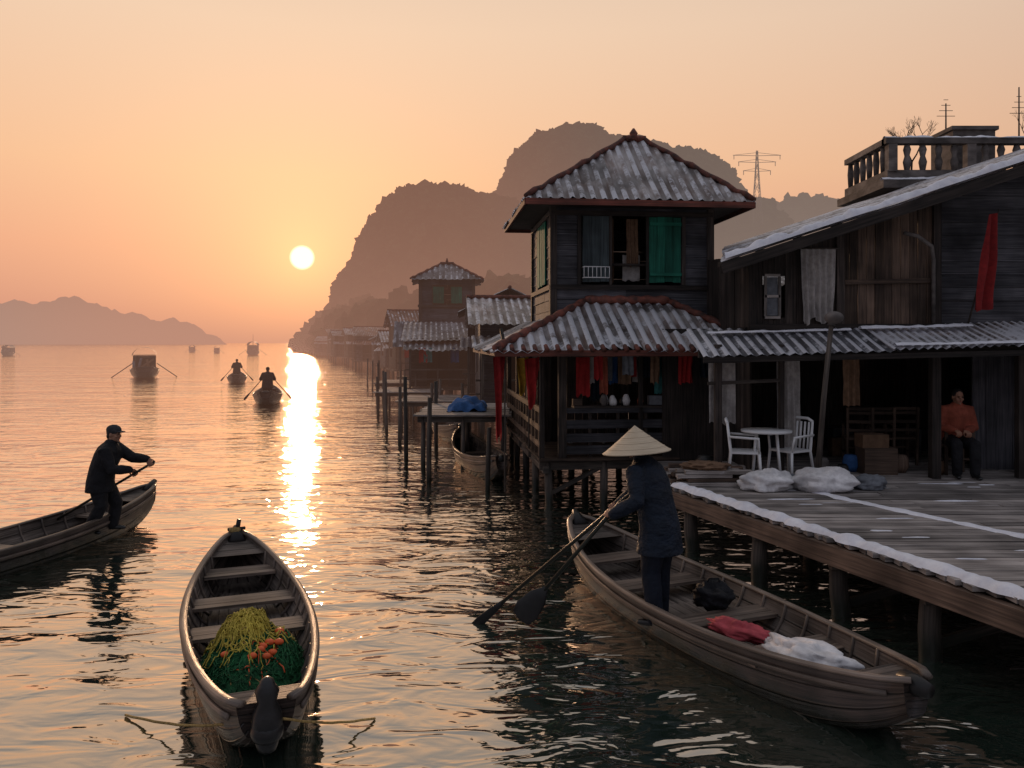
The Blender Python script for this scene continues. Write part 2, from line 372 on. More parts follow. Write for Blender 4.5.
# ------------------------------------------------------------------ water
def water_mat():
    m=bpy.data.materials.new('water'); m.use_nodes=True; nt=m.node_tree; nt.nodes.clear()
    tc=N(nt,'ShaderNodeTexCoord'); o=tc.outputs['Object']
    a=NOISE(nt,MAPPING(nt,o,(.50,1.05,1),(0,0,.18)),1.0,2,.45,.9)
    b_=NOISE(nt,MAPPING(nt,o,(1.5,3.2,1),(0,0,-.2)),1.0,2,.5,1.1)
    e_=NOISE(nt,MAPPING(nt,o,(4.2,8.5,1),(0,0,.35)),1.0,2,.5,.6)
    c=NOISE(nt,MAPPING(nt,o,(.08,.18,1)),1.0,2,.5)
    h=M_(nt,'ADD',M_(nt,'ADD',M_(nt,'MULTIPLY',a,.9),M_(nt,'MULTIPLY',b_,.40)),M_(nt,'MULTIPLY',e_,.055))
    h=M_(nt,'MULTIPLY',h,RANGE(nt,c,.35,.65,.6,1.2))
    bu=N(nt,'ShaderNodeBump'); bu.inputs['Strength'].default_value=1; bu.inputs['Distance'].default_value=.085; nt.links.new(h,bu.inputs['Height'])
    fr=N(nt,'ShaderNodeFresnel'); fr.inputs[0].default_value=2.3; nt.links.new(bu.outputs[0],fr.inputs['Normal'])
    gl=N(nt,'ShaderNodeBsdfGlossy'); gl.inputs['Roughness'].default_value=.045; gl.inputs['Color'].default_value=(1,.95,.90,1); nt.links.new(bu.outputs[0],gl.inputs['Normal'])
    df=N(nt,'ShaderNodeBsdfDiffuse'); df.inputs[0].default_value=(.018,.032,.024,1)
    f=RANGE(nt,fr.outputs[0],.04,.46,.07,1.0)
    mx=N(nt,'ShaderNodeMixShader'); nt.links.new(f,mx.inputs[0]); nt.links.new(df.outputs[0],mx.inputs[1]); nt.links.new(gl.outputs[0],mx.inputs[2])
    out=N(nt,'ShaderNodeOutputMaterial'); nt.links.new(mx.outputs[0],out.inputs[0]); return m
bw=B(); bw.add([(-9000,-60,0),(9000,-60,0),(9000,14000,0),(-9000,14000,0)],[(0,1,2,3)],water_mat()); bw.make('water')

# ------------------------------------------------------------------ hills
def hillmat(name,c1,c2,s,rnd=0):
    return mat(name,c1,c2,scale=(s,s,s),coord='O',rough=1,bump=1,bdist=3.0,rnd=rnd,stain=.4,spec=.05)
m_hill=hillmat('forest_hill',(.045,.050,.028),(.010,.013,.009),.30)
m_crown=hillmat('forest_crowns',(.050,.056,.028),(.010,.014,.008),.6,.65)
m_hillf=hillmat('far_hill',(.05,.05,.035),(.03,.03,.022),.05)
def hills(name,x0,x1,y0,y1,step,lobes,m,namp,nsc,bumpamp,spread=.16,crowns=0,cr=2.0,ymax=1e9):
    rr=random.Random(len(name)*13+int(x1))
    nx=int((x1-x0)/step);ny=int((y1-y0)/step);vs=[];fs=[]
    for i in range(nx+1):
        for j in range(ny+1):
            x=x0+(x1-x0)*i/nx;y=y0+(y1-y0)*j/ny;z=-3
            nn=noise.fractal(V((x/nsc,y/nsc,3.1)),1,2,4)
            n3=noise.fractal(V((x/(nsc*.3),y/(nsc*.3),9.1)),1,2,4)
            for cx,cy,rx,ry,H,p in lobes:
                d=math.hypot((x-cx)/rx,(y-cy)/ry)*(1+spread*nn+.06*n3)
                if d<1: z=max(z,H*(1-d**p)**.55)
            if z>0: z+=nn*namp*min(1,z/10)+n3*namp*.8*min(1,z/10)+bumpamp*1.3*abs(noise.noise(V((x/(bumpamp*1.9),y/(bumpamp*1.9),5))))
            vs.append(V((x,y,z)))
    for i in range(nx):
        for j in range(ny):
            a=i*(ny+1)+j; q=(a,a+ny+1,a+ny+2,a+1)
            if max(vs[k].z for k in q)>-2.5: fs.append(q)
    b=B(); b.add(vs,fs,m,True,uvs=[(0,0)]*len(vs),rnd=.5)
    cand=[k for k in range(len(vs)) if vs[k].z>1.5 and vs[k].y<ymax]
    for k in range(crowns if cand else 0):
        q=cand[rr.randrange(len(cand))]; p=vs[q].copy()
        nb=q-1 if q%(ny+1)>0 else q
        if vs[nb].z>0: p=p.lerp(vs[nb],rr.random())
        p.x+=rr.uniform(-1,1)*step; p.y+=rr.uniform(-1,0)*step
        s=cr*rr.uniform(.55,1.35)
        b.ell(p+V((0,0,s*.25)),(s,s,s*rr.uniform(.8,1.3)),m_crown,nu=7,nv=5,jit=.75,seed=k*.37,rnd=rr.random(),smooth=False)
    return b.make(name)
hills('hill',-85,40,240,370,1.2,[(-28,305,34,45,58,3.0),(-50,292,15,34,32,2.2),(-60,285,13,28,11,2.0),(8,300,32,40,48,2.6),(-12,312,32,40,56,2.8)],m_hill,2.6,24,1.5,.10,5200,1.7,325)
hills('hill.001',-25,190,350,510,1.8,[(30,430,46,60,111,3.2),(8,425,26,45,86,2.6),(62,430,52,50,104,3.2),(90,430,42,55,100,3.0),(125,430,34,50,74,2.3),(155,440,40,60,48,2.2)],m_hill,4,32,2.2,.08,4600,2.5,455)
hills('hill.002',150,420,640,780,3.4,[(255,700,70,70,122,2.4),(300,700,70,70,108,2.2),(205,700,50,60,92,2.2),(360,700,60,60,78,2)],m_hill,6,45,3.0,.16,1200,5,720)
hills('hill.003',-1600,-560,1450,1750,10,[(-1000,1600,190,130,80,2.1),(-880,1570,130,110,84,2.2),(-790,1580,120,100,60,2),(-700,1570,110,100,40,1.9),(-1250,1600,220,130,112,2),(-650,1570,80,80,22,1.8)],m_hillf,14,110,7)
hills('tree_line',-75,45,120,280,1.2,[(-50,255,14,20,11,2),(-41,225,14,26,12,2),(-34,200,13,26,10,2),(-25,175,12,26,10,2),(-14,160,13,26,11,2),(0,150,16,26,12,2),(20,150,20,26,13,2),(-60,265,12,12,6,2)],m_hill,1.6,9,1.6,.16,1500,1.5)

# ------------------------------------------------------------------ pylon
def pylon(name,x,y,zb,zt):
    b=B(); H=zt-zb
    def c(k,z):
        t=(z-zb)/H; w=3.2*(1-t)**1.2+.5; sx,sy=[(-1,-1),(1,-1),(1,1),(-1,1)][k]; return V((x+sx*w/2*1.3,y+sy*w/2,z))
    lv=[zb+H*t for t in(0,.22,.42,.58,.72,.84,.93,1)]
    for i in range(len(lv)-1):
        for k in range(4):
            b.beam(c(k,lv[i]),c(k,lv[i+1]),.24,.24,m_steel)
            b.beam(c(k,lv[i]),c((k+1)%4,lv[i+1]),.14,.14,m_steel); b.beam(c((k+1)%4,lv[i]),c(k,lv[i+1]),.14,.14,m_steel)
    for z,wd in((zb+H*.84,9.5),(zb+H*.93,12),(zb+H*.72,7)):
        for s in(-1,1):
            b.beam((x,y,z),(x+s*wd,y,z+.3),.22,.22,m_steel); b.beam((x,y,z+1.6),(x+s*wd,y,z+.3),.16,.16,m_steel)
            b.beam((x+s*wd*.96,y,z+.3),(x+s*wd*.96,y,z-1.8),.26,.26,m_steel)
    b.make(name,origin=(x,y,zb))
pylon('electricity_pylon',122.5,400,62,99)

# ------------------------------------------------------------------ roofs and houses
def hip_roof(b,x0,x1,y0,y1,ze,zr,rx0,rx1,m,pitch=.2,trim=True,amp=.025,tr=.05):
    ry=(y0+y1)/2; W=x1-x0; D=y1-y0; h=zr-ze
    def side(e0,e1,run,a,c):
        e0=V(e0);e1=V(e1);d=(e1-e0);Wd=d.length;inn=V((-d.y,d.x,0)).normalized(); sl=V((inn.x*run,inn.y*run,h)); SL=sl.length
        Lf=lambda s:SL*min(1,s/a if a>0 else 1,(Wd-s)/c if c>0 else 1)
        corr(b,e0,e1,sl,Lf,m,pitch,amp)
    side((x0,y0,ze),(x1,y0,ze),ry-y0,rx0-x0,x1-rx1)
    side((x1,y1,ze),(x0,y1,ze),y1-ry,x1-rx1,rx0-x0)
    side((x0,y1,ze),(x0,y0,ze),rx0-x0,D/2,D/2)
    side((x1,y0,ze),(x1,y1,ze),x1-rx1,D/2,D/2)
    if trim:
        up=V((0,0,.03))
        for c,r in(((x0,y0),rx0),((x0,y1),rx0),((x1,y0),rx1),((x1,y1),rx1)):
            p=V((c[0],c[1],ze));q=V((r,ry,zr)); k=13
            b.tube([p+(q-p)*(i/k)+up+V((0,0,.02*math.sin(i*2.1))) for i in range(k+1)],[tr*(1.2 if i%2 else .9) for i in range(k+1)],m_trim,8)
        b.tube([(rx0-.05,ry,zr+.04),(rx1+.05,ry,zr+.04)],[tr*1.4,tr*1.4],m_trim,8)
def rz(origin,a): return Matrix.Translation(V(origin))@Matrix.Rotation(a,4,'Z')

def tower_house():
    O=(0.875,14.0,0); Mx=rz(O,math.radians(6)); par=empty('wooden_stilt_house',O)
    ze=2.68;zr=3.56
    b=B(Mx)
    for x in(-.25,0.75,1.8,2.85):
        for y in(0,1.6,3.2,4.8,6.0):
            b.cyl((x+random.uniform(-.06,.06),y,-1),(x,y,.72),.075,.07,m_post)
    for y in(0,1.6,3.2,4.8): b.beam((-.4,y,.66),(3.0,y,.66),.1,.14,m_post)
    for x in(-.3,2.9): b.beam((x,-.12,.60),(x,6.1,.60),.1,.12,m_post)
    for z,x in((.35,-.25),(.3,1.8)): b.beam((x,0,z-.2),(x+1,0,z+.3),.05,.07,m_post)
    y=-.15
    while y<6.1: b.beam((-.42,y+.07,.775),(3.05,y+.07,.775),.134,.045,m_wbrown); y+=.14
    b.make('stilts_and_floor',par)
    b=B(Mx)
    for x in(0.0,2.82): b.beam((x,0,.8),(x,0,2.75),.14,.14,m_wdark,up=V((0,1,0)))
    for x in(-.35,1.4): b.beam((x,-.02,.8),(x,-.02,2.7),.07,.07,m_wdark,up=V((0,1,0)))
    for y in(2.0,4.0,6.0): b.beam((-.32,y,.8),(-.32,y,2.7),.1,.1,m_wbrown,up=V((0,1,0)))
    b.beam((-.6,0,2.68),(3.2,0,2.68),.12,.16,m_wdark); b.beam((-.3,0,2.66),(-.3,6,2.66),.1,.14,m_wdark)
    plank_wall(b,(0,2.3),(2.9,2.3),.8,3.0,m_wdark,True,.16)
    plank_wall(b,(-.1,6),(-.1,2.3),.8,2.7,m_wdark,True,.16,holes=[(1.0,1.9,1.5,2.3)])
    plank_wall(b,(2.86,0),(2.86,6),.8,2.9,m_wslate,True,.18)
    b.make('lower_walls',par)
    b=B(Mx)
    for z in(1.62,1.38,1.14,.93):
        b.beam((0,-.03,z),(2.82,-.03,z),.04,.09 if z>1.5 else .15,m_wslate)
    for x in(.5,1.0,1.5,2.0,2.4): b.beam((x,.01,.8),(x,.01,1.6),.05,.04,m_wdark,up=V((0,1,0)))
    for z in(1.62,1.3,1.0): b.beam((-.36,0,z),(-.36,6,z),.05,.1,m_wbrown)
    for i in range(13): b.beam((-.36,.25+i*.45,.8),(-.36,.25+i*.45,1.6),.05,.05,m_wbrown,up=V((0,1,0)))
    b.make('railing',par)
    b=B(Mx)
    for i in range(30):
        x=.2+random.random()*2.5;s=random.uniform(.07,.15); z=1.70+s*.6 if i%3 else .85+s
        y=-.02+random.random()*.15 if i%3 else 1.2
        if i%4: b.tube([(x,y,z-s*.6),(x,y,z),(x,y,z+s*.6),(x,y,z+s*.8)],[s*.4,s*.55,s*.35,s*.2],random.choice([m_wbrown,m_bdark,m_orange,m_teal,m_conc,m_plastic,m_brownc,m_sack]),10)
        else: b.box((x,y,z),(s*1.6,s,s*1.1),random.choice([m_wbrown,m_brownc,m_greysack]))
    b.beam((.2,.06,1.68),(2.7,.06,1.68),.28,.03,m_wdark)
    b.make('veranda_goods',par)
    b=B(Mx); cols=[m_red,m_white,m_navy,m_orange,m_greysack,m_blue,m_brownc,m_red,m_white,m_navy,m_pink,m_teal,m_brownc]
    x=.25;i=0
    while x<2.65:
        wd=random.uniform(.13,.25);yy_=.02+.09*(i%3);cloth(b,(x,yy_,2.55),(x+wd,yy_,2.55),random.uniform(.35,.8),cols[i%13],2,.02,10,8,seed=i);x+=wd*.72;i+=1
    b.cyl((0,.1,2.56),(2.8,.1,2.56),.012,.012,m_post,6)
    cloth(b,(2.0,-.3,2.6),(2.25,-.3,2.6),.5,m_red,3,.03,seed=5); cloth(b,(2.38,-.3,2.6),(2.56,-.3,2.6),.4,m_navy,2,.02,seed=8)
    cloth(b,(1.0,-.3,2.6),(1.2,-.3,2.6),.35,m_greysack,2,.02,seed=3); cloth(b,(2.62,-.3,2.6),(2.78,-.3,2.6),.45,m_orange,2,.02,seed=12)
    cloth(b,(.5,-.3,2.6),(.66,-.3,2.6),.42,m_red,2,.02,seed=14); cloth(b,(1.5,-.3,2.6),(1.66,-.3,2.6),.5,m_brownc,2,.02,seed=17)
    b.make('hanging_clothes',par)
    b=B(Mx); h=zr-ze
    x0,x1,y0=-1.25,3.55,-.75; rx0,rx1,ry=.6,2.2,.95
    sl=V((0,ry-y0,h));SL=sl.length;W=x1-x0
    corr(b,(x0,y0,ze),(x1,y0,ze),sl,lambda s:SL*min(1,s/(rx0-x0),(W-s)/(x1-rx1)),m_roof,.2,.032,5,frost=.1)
    run=rx0-x0;sl2=V((run,0,h));S2=sl2.length
    corr(b,(x0,5.6,ze),(x0,y0,ze),sl2,lambda s:S2*min(1,(6.35-s)/(ry-y0),(1.25/run if 6.35-s>1.72 else 9)),m_roof,.2,.03,5)
    run=x1-rx1;sl3=V((-run,0,h));S3=sl3.length
    corr(b,(x1,y0,ze),(x1,5.6,ze),sl3,lambda s:S3*min(1,s/(ry-y0),(.52/run if s>1.72 else 9)),m_roof,.2,.03,5)
    for c,r in(((x0,y0),(rx0,ry)),((x1,y0),(rx1,ry))):
        p=V((*c,ze));q=V((*r,zr));k=16
        b.tube([p+(q-p)*(i/k)+V((0,0,.035)) for i in range(k+1)],[.065*(1.2 if i%2 else .85) for i in range(k+1)],m_trim,8)
    b.tube([(rx0+(rx1-rx0)*i/12,ry,zr+.05) for i in range(13)],[.08*(1.2 if i%2 else .85) for i in range(13)],m_trim,8)
    for i in range(25):
        x=x0+.1+i*.192; b.tube([(x,y0-.04,ze+.0),(x,y0+.12,ze+.07)],[.045,.04],m_trim,7)
    b.beam((x0,y0-.01,ze-.05),(x1,y0-.01,ze-.05),.03,.10,m_wred); b.beam((x0+.02,y0,ze-.05),(x0+.02,5.6,ze-.05),.03,.09,m_wred)
    for i in range(13): 
        x=x0+.2+i*.37; b.beam((x,y0+.03,ze-.08),(x,.2,ze+.35),.05,.07,m_wdark)
    b.make('lower_roof',par)
    b=B(Mx); tx,ty0,ty1=3.03,1.0,3.7; tt=5.45
    plank_wall(b,(0,ty0),(tx,ty0),3.0,tt,m_wslate,False,.2,holes=[(.53,2.46,3.94,5.2)])
    plank_wall(b,(0,ty1),(0,ty0),3.0,tt,m_wslate,False,.2,holes=[(.7,2.1,3.94,5.2)])
    plank_wall(b,(tx,ty0),(tx,ty1),3.0,tt,m_wslate,False,.2)
    plank_wall(b,(tx,ty1),(0,ty1),3.0,tt,m_wslate,False,.2)
    for x,y in((0,ty0),(tx,ty0),(0,ty1),(tx,ty1)): b.beam((x,y,2.9),(x,y,tt),.13,.13,m_wdark,up=V((0,1,0)))
    for z in(3.85,tt-.05,5.24):
        b.beam((-.04,ty0-.045,z),(tx+.04,ty0-.045,z),.05,.09,m_wdark); b.beam((-.045,ty0,z),(-.045,ty1,z),.05,.09,m_wdark)
    for x in(.49,2.5): b.beam((x,ty0-.045,3.9),(x,ty0-.045,5.2),.07,.05,m_wdark,up=V((0,1,0)))
    b.beam((1.09,ty0-.03,3.9),(1.09,ty0-.03,5.2),.05,.05,m_wdark,up=V((0,1,0)))
    b.beam((1.8,ty0-.03,3.9),(1.8,ty0-.03,5.2),.05,.05,m_wdark,up=V((0,1,0)))
    b.box((1.5,2.35,4.3),(2.8,2.4,.04),m_wdark); 
    b.make('tower_walls',par)
    b=B(Mx)
    plank_wall(b,(1.83,ty0-.02),(2.45,ty0-.02),3.96,5.19,m_green,True,.155)
    for z in(4.1,5.05): b.beam((1.84,ty0-.07,z),(2.45,ty0-.07,z),.02,.06,m_green)
    plank_wall(b,(.55,ty0-.02),(1.06,ty0-.02),3.96,5.19,m_greyg,True,.17)
    plank_wall(b,(-.03,2.9),(-.03,2.2),3.96,5.19,m_green,True,.155); plank_wall(b,(-.03,2.1),(-.03,1.7),3.96,5.19,m_green,True,.155)
    b.make('shutters',par)
    b=B(Mx)
    cloth(b,(1.45,ty0+.2,5.18),(1.68,ty0+.2,5.18),.9,m_brownc,3,.025,seed=2); cloth(b,(1.12,ty0+.2,5.18),(1.2,ty0+.2,5.18),1.2,m_brownc,2,.02,seed=3)
    cloth(b,(1.4,ty0+.3,4.5),(1.74,ty0+.3,4.5),.5,m_white,1,.02,seed=4)
    b.make('curtains',par)
    b=B(Mx)
    for x in(.55,.63,.71,.79,.87,.95,1.03): b.cyl((x,ty0-.2,4.02),(x,ty0-.2,4.22),.007,.007,m_plastic,5)
    for z in(4.02,4.22):
        b.cyl((.55,ty0-.2,z),(1.03,ty0-.2,z),.01,.01,m_plastic,5)
        for x in(.55,1.03): b.cyl((x,ty0-.2,z),(x,ty0,z),.01,.01,m_plastic,5)
    b.make('window_grille',par)
    b=B(Mx)
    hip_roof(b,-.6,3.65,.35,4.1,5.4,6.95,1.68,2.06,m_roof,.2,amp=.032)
    b.tube([(1.86,2.22,6.95),(1.86,2.22,7.05),(1.86,2.22,7.1),(1.86,2.22,7.2)],[.12,.07,.09,.02],m_trim,8)
    b.box((1.52,2.2,5.36),(4.1,3.6,.03),m_wdark)
    for (p,q) in(((-.6,.35),(3.65,.35)),((-.6,.35),(-.6,4.1)),((3.65,.35),(3.65,4.1)),((-.6,4.1),(3.65,4.1))):
        b.beam((*p,5.34),(*q,5.34),.04,.11,m_wred)
    b.make('tower_roof',par)
tower_house()

def flag(name,px,py,z0,z1,m,wd,L,lean=.0,slant=0,taper=.45,folds=1.6,amp=.06,sway=0):
    e=empty(name,(px,py,z0)); b=B(); b.cyl((px,py,z0),(px+lean,py-.05,z1),.016,.012,m_post,6); b.make('pole',e)
    b=B(); p=V((px+lean*.92,py-.06,z1-.06)); cloth(b,p,p+V((-wd,-.12,-.04)),L,m,folds,amp,22,22,seed=px,taper=taper,slant=slant,sway=sway)
    b.make('banner',e)
flag('red_flag',-.12,13.4,.3,2.66,m_red,.2,1.35)
flag('red_flag',.48,13.75,.8,2.62,m_red,.28,.85)
flag('yellow_flag',.32,15.2,.8,2.6,m_yel,.25,.7)
flag('red_flag',7.0,12.3,3.05,4.85,m_flag,.20,1.42,.46,slant=1.15,taper=-1.3,folds=1.7,amp=.09)

def small_tower(name,x,y,ang):
    Mx=rz((x,y,0),ang); par=empty(name,(x,y,0))
    b=B(Mx)
    for px in(-1.6,0,1.6,3.0):
        for py in(0,2,4): b.cyl((px,py,-1),(px,py,.9),.1,.09,m_post,7)
    b.box((.7,2,.95),(5,4.4,.15),m_wbrown); b.make('stilts_and_floor',par)
    b=B(Mx)
    plank_wall(b,(-1.33,0),(1.33,0),1,6,m_wslate,False,.3,holes=[(.6,2.1,4.75,5.65)])
    plank_wall(b,(-1.33,3),(-1.33,0),1,6,m_wslate,False,.3); plank_wall(b,(1.33,0),(1.33,3),1,6,m_wslate,False,.3); plank_wall(b,(1.33,3),(-1.33,3),1,6,m_wslate,False,.3)
    for px in(-1.33,1.33): b.beam((px,-.03,1),(px,-.03,6),.15,.1,m_wdark,up=V((0,1,0)))
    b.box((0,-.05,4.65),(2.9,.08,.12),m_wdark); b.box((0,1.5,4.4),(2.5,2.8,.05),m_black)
    b.make('walls',par)
    b=B(Mx); plank_wall(b,(-.7,-.03),(-.15,-.03),4.78,5.62,m_green,True,.18); plank_wall(b,(.2,-.03),(.75,-.03),4.78,5.62,m_green,True,.18)
    b.make('shutters',par)
    b=B(Mx); hip_roof(b,-1.8,1.8,-.5,3.5,5.95,6.9,-.3,.3,m_roofd,.28); b.tube([(0,1.5,6.9),(0,1.5,7.2)],[.1,.03],m_trim,6)
    corr(b,(-2.6,-1.4,2.6),(2.6,-1.4,2.6),(0,1.5,1.3),lambda s:1.95,m_roofd,.28,.03)
    b.make('roof',par)
small_tower('wooden_tower_house',-3.25,40,.08)

def stilt_house(name,x,y,W,D,H,ang,roof='gx',zf=.9,mw=None,mr=None,rise=.9,det=1):
    mw=mw or random.choice([m_wdark,m_wslate,m_wbrown,m_wdark]); mr=mr or random.choice([m_roofd,m_roof,m_roofrust])
    Mx=rz((x,y,0),ang); par=empty(name,(x,y,0)); b=B(Mx)
    for i in range(max(2,int(W/1.6)+1)):
        for j in range(3):
            px=W*i/max(1,int(W/1.6)); py=-.9+(D+.9)*j/2; b.cyl((px+random.uniform(-.1,.1),py,-1),(px,py,zf),.085,.075,m_post,6)
    b.box((W/2,(D-1)/2,zf),(W+.5,D+1.1,.12),m_wbrown)
    b.beam((-.2,-1,zf+.8),(W+.2,-1,zf+.8),.06,.06,m_post); b.beam((-.2,-1,zf+.4),(W+.2,-1,zf+.4),.05,.05,m_post)
    for i in range(int(W)+1): b.beam((i*W/int(W),-1,zf),(i*W/int(W),-1,zf+.85),.06,.06,m_post,up=V((0,1,0)))
    b.make('stilts_and_deck',par); b=B(Mx); bwid=.25/det if det<=1 else .2
    dx=W*.2; holes=[(dx,dx+.9,zf,zf+min(1.9,H-.2)),(W*.6,W*.6+.9,zf+.9,zf+1.6)]
    top=(lambda u:zf+H) if roof!='gy' else (lambda u:zf+H+rise*(1-abs(u/W-.5)*2))
    plank_wall(b,(0,0),(W,0),zf,top,mw,True if roof=='gy' else random.random()<.6,bwid,holes=holes)
    plank_wall(b,(0,D),(0,0),zf,zf+H,mw,True,bwid,holes=[(D*.3,D*.3+.9,zf+.9,zf+1.6)])
    plank_wall(b,(W,0),(W,D),zf,zf+H,mw,True,bwid)
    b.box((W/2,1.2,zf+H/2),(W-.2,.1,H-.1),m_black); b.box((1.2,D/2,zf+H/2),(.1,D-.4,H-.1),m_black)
    b.make('walls',par); b=B(Mx); z=zf+H
    if roof=='gx':
        r=D/2+.5; s=V((0,r,rise)); corr(b,(-.4,-.5,z-.05),(W+.4,-.5,z-.05),s,lambda q:s.length,mr,.24,.03)
        s2=V((0,-r,rise)); corr(b,(W+.4,D+.5,z-.05),(-.4,D+.5,z-.05),s2,lambda q:s.length,mr,.24,.03)
        b.tube([(-.4,D/2,z+rise),(W+.4,D/2,z+rise)],[.07,.07],m_trim,6)
        for px in(0,W): b.add([(px,0,z),(px,D,z),(px,D/2,z+rise-.1)],[(0,1,2)],mw)
    elif roof=='gy':
        r=W/2+.4; s=V((r,0,rise+.1)); corr(b,(-.4,D+.4,z-.1),(-.4,-.6,z-.1),s,lambda q:s.length,mr,.24,.03)
        s2=V((-r,0,rise+.1)); corr(b,(W+.4,-.6,z-.1),(W+.4,D+.4,z-.1),s2,lambda q:s.length,mr,.24,.03)
        b.tube([(W/2,-.6,z+rise+.03),(W/2,D+.4,z+rise+.03)],[.07,.07],m_trim,6)
    elif roof=='shed':
        s=V((0,D+.9,rise)); corr(b,(-.4,-.5,z-.1),(W+.4,-.5,z-.1),s,lambda q:s.length,mr,.24,.03)
    s=V((0,1.3,.35)); corr(b,(-.3,-1.35,zf+min(1.75,H-.5)),(W+.3,-1.35,zf+min(1.75,H-.5)),s,lambda q:s.length,mr,.24,.03)
    for px in(0,W): b.beam((px,-1.2,zf),(px,-1.2,zf+min(1.8,H-.45)),.08,.08,m_post,up=V((0,1,0)))
    b.make('roof',par)
    if det>=1:
        b=B(Mx)
        for i in range(3): 
            px=random.uniform(.2,W-.6); cloth(b,(px,-1.05,zf+1.7),(px+.35,-1.05,zf+1.7),.6,random.choice([m_red,m_white,m_blue,m_teal]),2,.03,8,6,seed=i)
        b.make('laundry',par)
stilt_house('stilt_house',-.95,24.5,2.6,4.5,2.5,.08,'gx',mw=m_wslate,mr=m_roof,rise=.95,det=1)
stilt_house('stilt_house',-1.6,29.5,3,5,3.1,.05,'gy',mw=m_wdark,mr=m_roofd,rise=.8)
stilt_house('stilt_house',-4.3,34,3.4,4,2.1,.1,'shed',mw=m_wdark,mr=m_roofd,rise=.9)
stilt_house('stilt_house',-6.0,45,4,5,2.2,-.1,'gx',mw=m_wslate,rise=.9,mr=m_roofd)
stilt_house('stilt_house',-2.0,50,6,5,3.0,.1,'gy',rise=1.3)
stilt_house('stilt_house',4.3,17.6,5,4,3.2,.05,'gx',mw=m_wdark,mr=m_roofd,rise=.6,det=.8)
yy=56
for i in range(12):
    xx=-7.6-(yy-56)*.29-random.uniform(-.8,1.6)
    stilt_house('stilt_house',xx,yy,random.uniform(3,6),random.uniform(3.5,6),random.uniform(1.6,3.4),random.uniform(-.25,.4),random.choice(['gx','gy','shed']),rise=random.uniform(.6,1.3),det=.6)
    if i%2==0: stilt_house('stilt_house',xx+8,yy+3,random.uniform(5,8),6,random.uniform(2.6,4.6),random.uniform(-.1,.3),random.choice(['gx','gy']),rise=1.3,det=.6)
    yy+=random.uniform(5,8)+i*.7

def jetty(name,x0,x1,y0,y1,z,m=None):
    par=empty(name,(x0,y0,0)); b=B()
    for x in(x0,(x0+x1)/2,x1):
        for y in(y0,(y0+y1)/2,y1): b.cyl((x+random.uniform(-.05,.05),y,-1),(x+random.uniform(-.03,.03),y,z+random.choice([0,0,.6])),.06,.05,m_post,7)
    for y in(y0,y1): b.beam((x0-.1,y,z-.1),(x1+.1,y,z-.1),.08,.12,m_post)
    b.make('posts',par); b=B(); y=y0-.1
    while y<y1+.1: b.beam((x0-.15+random.uniform(-.05,.05),y,z),(x1+.15+random.uniform(-.05,.05),y,z),.13,.035,m_wgrey); y+=.145
    b.make('planks',par); return par
jetty('jetty',-2.0,-.2,17.8,21,1.2)
jetty('jetty',-3.6,-1.6,26,29,.9); jetty('jetty',-5.2,-3.0,31,34,.9); jetty('jetty',-6.4,-4.2,38,41,.9)
b=B(); 
def tarp(u,v):
    x=-1.5+u*.9;y=18.3+v*1.4; z=1.25+.26*math.sin(math.pi*u)**.6*math.sin(math.pi*v)**.6+.14*noise.noise(V((u*5,v*5,2))); return V((x,y,z))
b.grid(tarp,24,24,m_blue); b.make('blue_tarp')

# ------------------------------------------------------------------ deck
def edgeX(y): return 2.2+(11.27-y)*(3.98-2.2)/(11.27-6.2)
def deck():
    par=empty('wooden_pier',(4,8,0)); b=B(); y=4.3
    while y<15.9:
        w=random.uniform(.13,.17); yc=y+w/2; xl=edgeX(yc) if yc<11.3 else (2.25 if yc<13.6 else 4.0)
        a=xl+random.uniform(-.04,.02); 
        while a<12:
            c=min(12,a+random.uniform(1.8,3.6)); tz=random.uniform(-.008,.008)
            b.beam((a,yc,.775+tz),(c-.010,yc+random.uniform(-.005,.005),.775-tz),w-random.uniform(.012,.028),.045,m_wgrey); a=c
        y+=w
    b.make('planks',par); b=B()
    b.beam((edgeX(4.3)-.03,4.3,.64),(edgeX(11.3)-.03,11.3,.64),.09,.2,m_wbrown)
    b.beam((edgeX(4.3)+.35,4.3,.66),(edgeX(11.3)+.35,11.3,.66),.1,.16,m_post)
    b.beam((edgeX(4.3)+2.2,4.3,.66),(edgeX(11.3)+2.2,11.3,.66),.1,.16,m_post)
    for y in(4.9,6.0,7.1,8.2,9.4,10.4,11.1): b.beam((edgeX(y)-.02,y,.55),(11,y,.55),.1,.12,m_post)
    b.make('beams',par); b=B()
    for y in(4.95,6.05,7.15,8.25,9.45,10.9):
        for dx in(.1,1.7,3.6,5.6):
            X0=edgeX(y)+dx; ox=random.uniform(-.07,.07)
            b.tube([(X0+ox,y+random.uniform(-.05,.05),-1.2),(X0+ox*.6+.012,y,-.1),(X0+ox*.3-.01,y,.25),(X0,y,.6)],[.105,.10,.094,.088],m_post,12)
        if random.random()<.6: b.beam((edgeX(y)+.1,y+.1,.05),(edgeX(y)+1.7,y+.1,.5),.05,.09,m_post)
    b.make('piles',par); b=B()
    lump_strip(b,[(edgeX(4.3)+.10,4.3,.8),(edgeX(7)+.10,7,.8),(edgeX(11.25)+.09,11.25,.8)],.27,.075,m_snow,1)
    lump_strip(b,[(7.2,4.9,.8),(5.6,7.7,.8),(4.3,10.2,.8),(4.0,11.0,.8)],.20,.022,m_snow,4)
    for i in range(42):
        x=random.uniform(2.6,8);y=random.uniform(5.2,11.7)
        if x<edgeX(y)+.3: continue
        lump_strip(b,[(x,y,.797),(x+random.uniform(.2,.7),y+random.uniform(-.02,.02),.797)],random.uniform(.02,.08),.010,m_snow,i+9)
    b.make('snow_edge',par)
deck()
b=B()
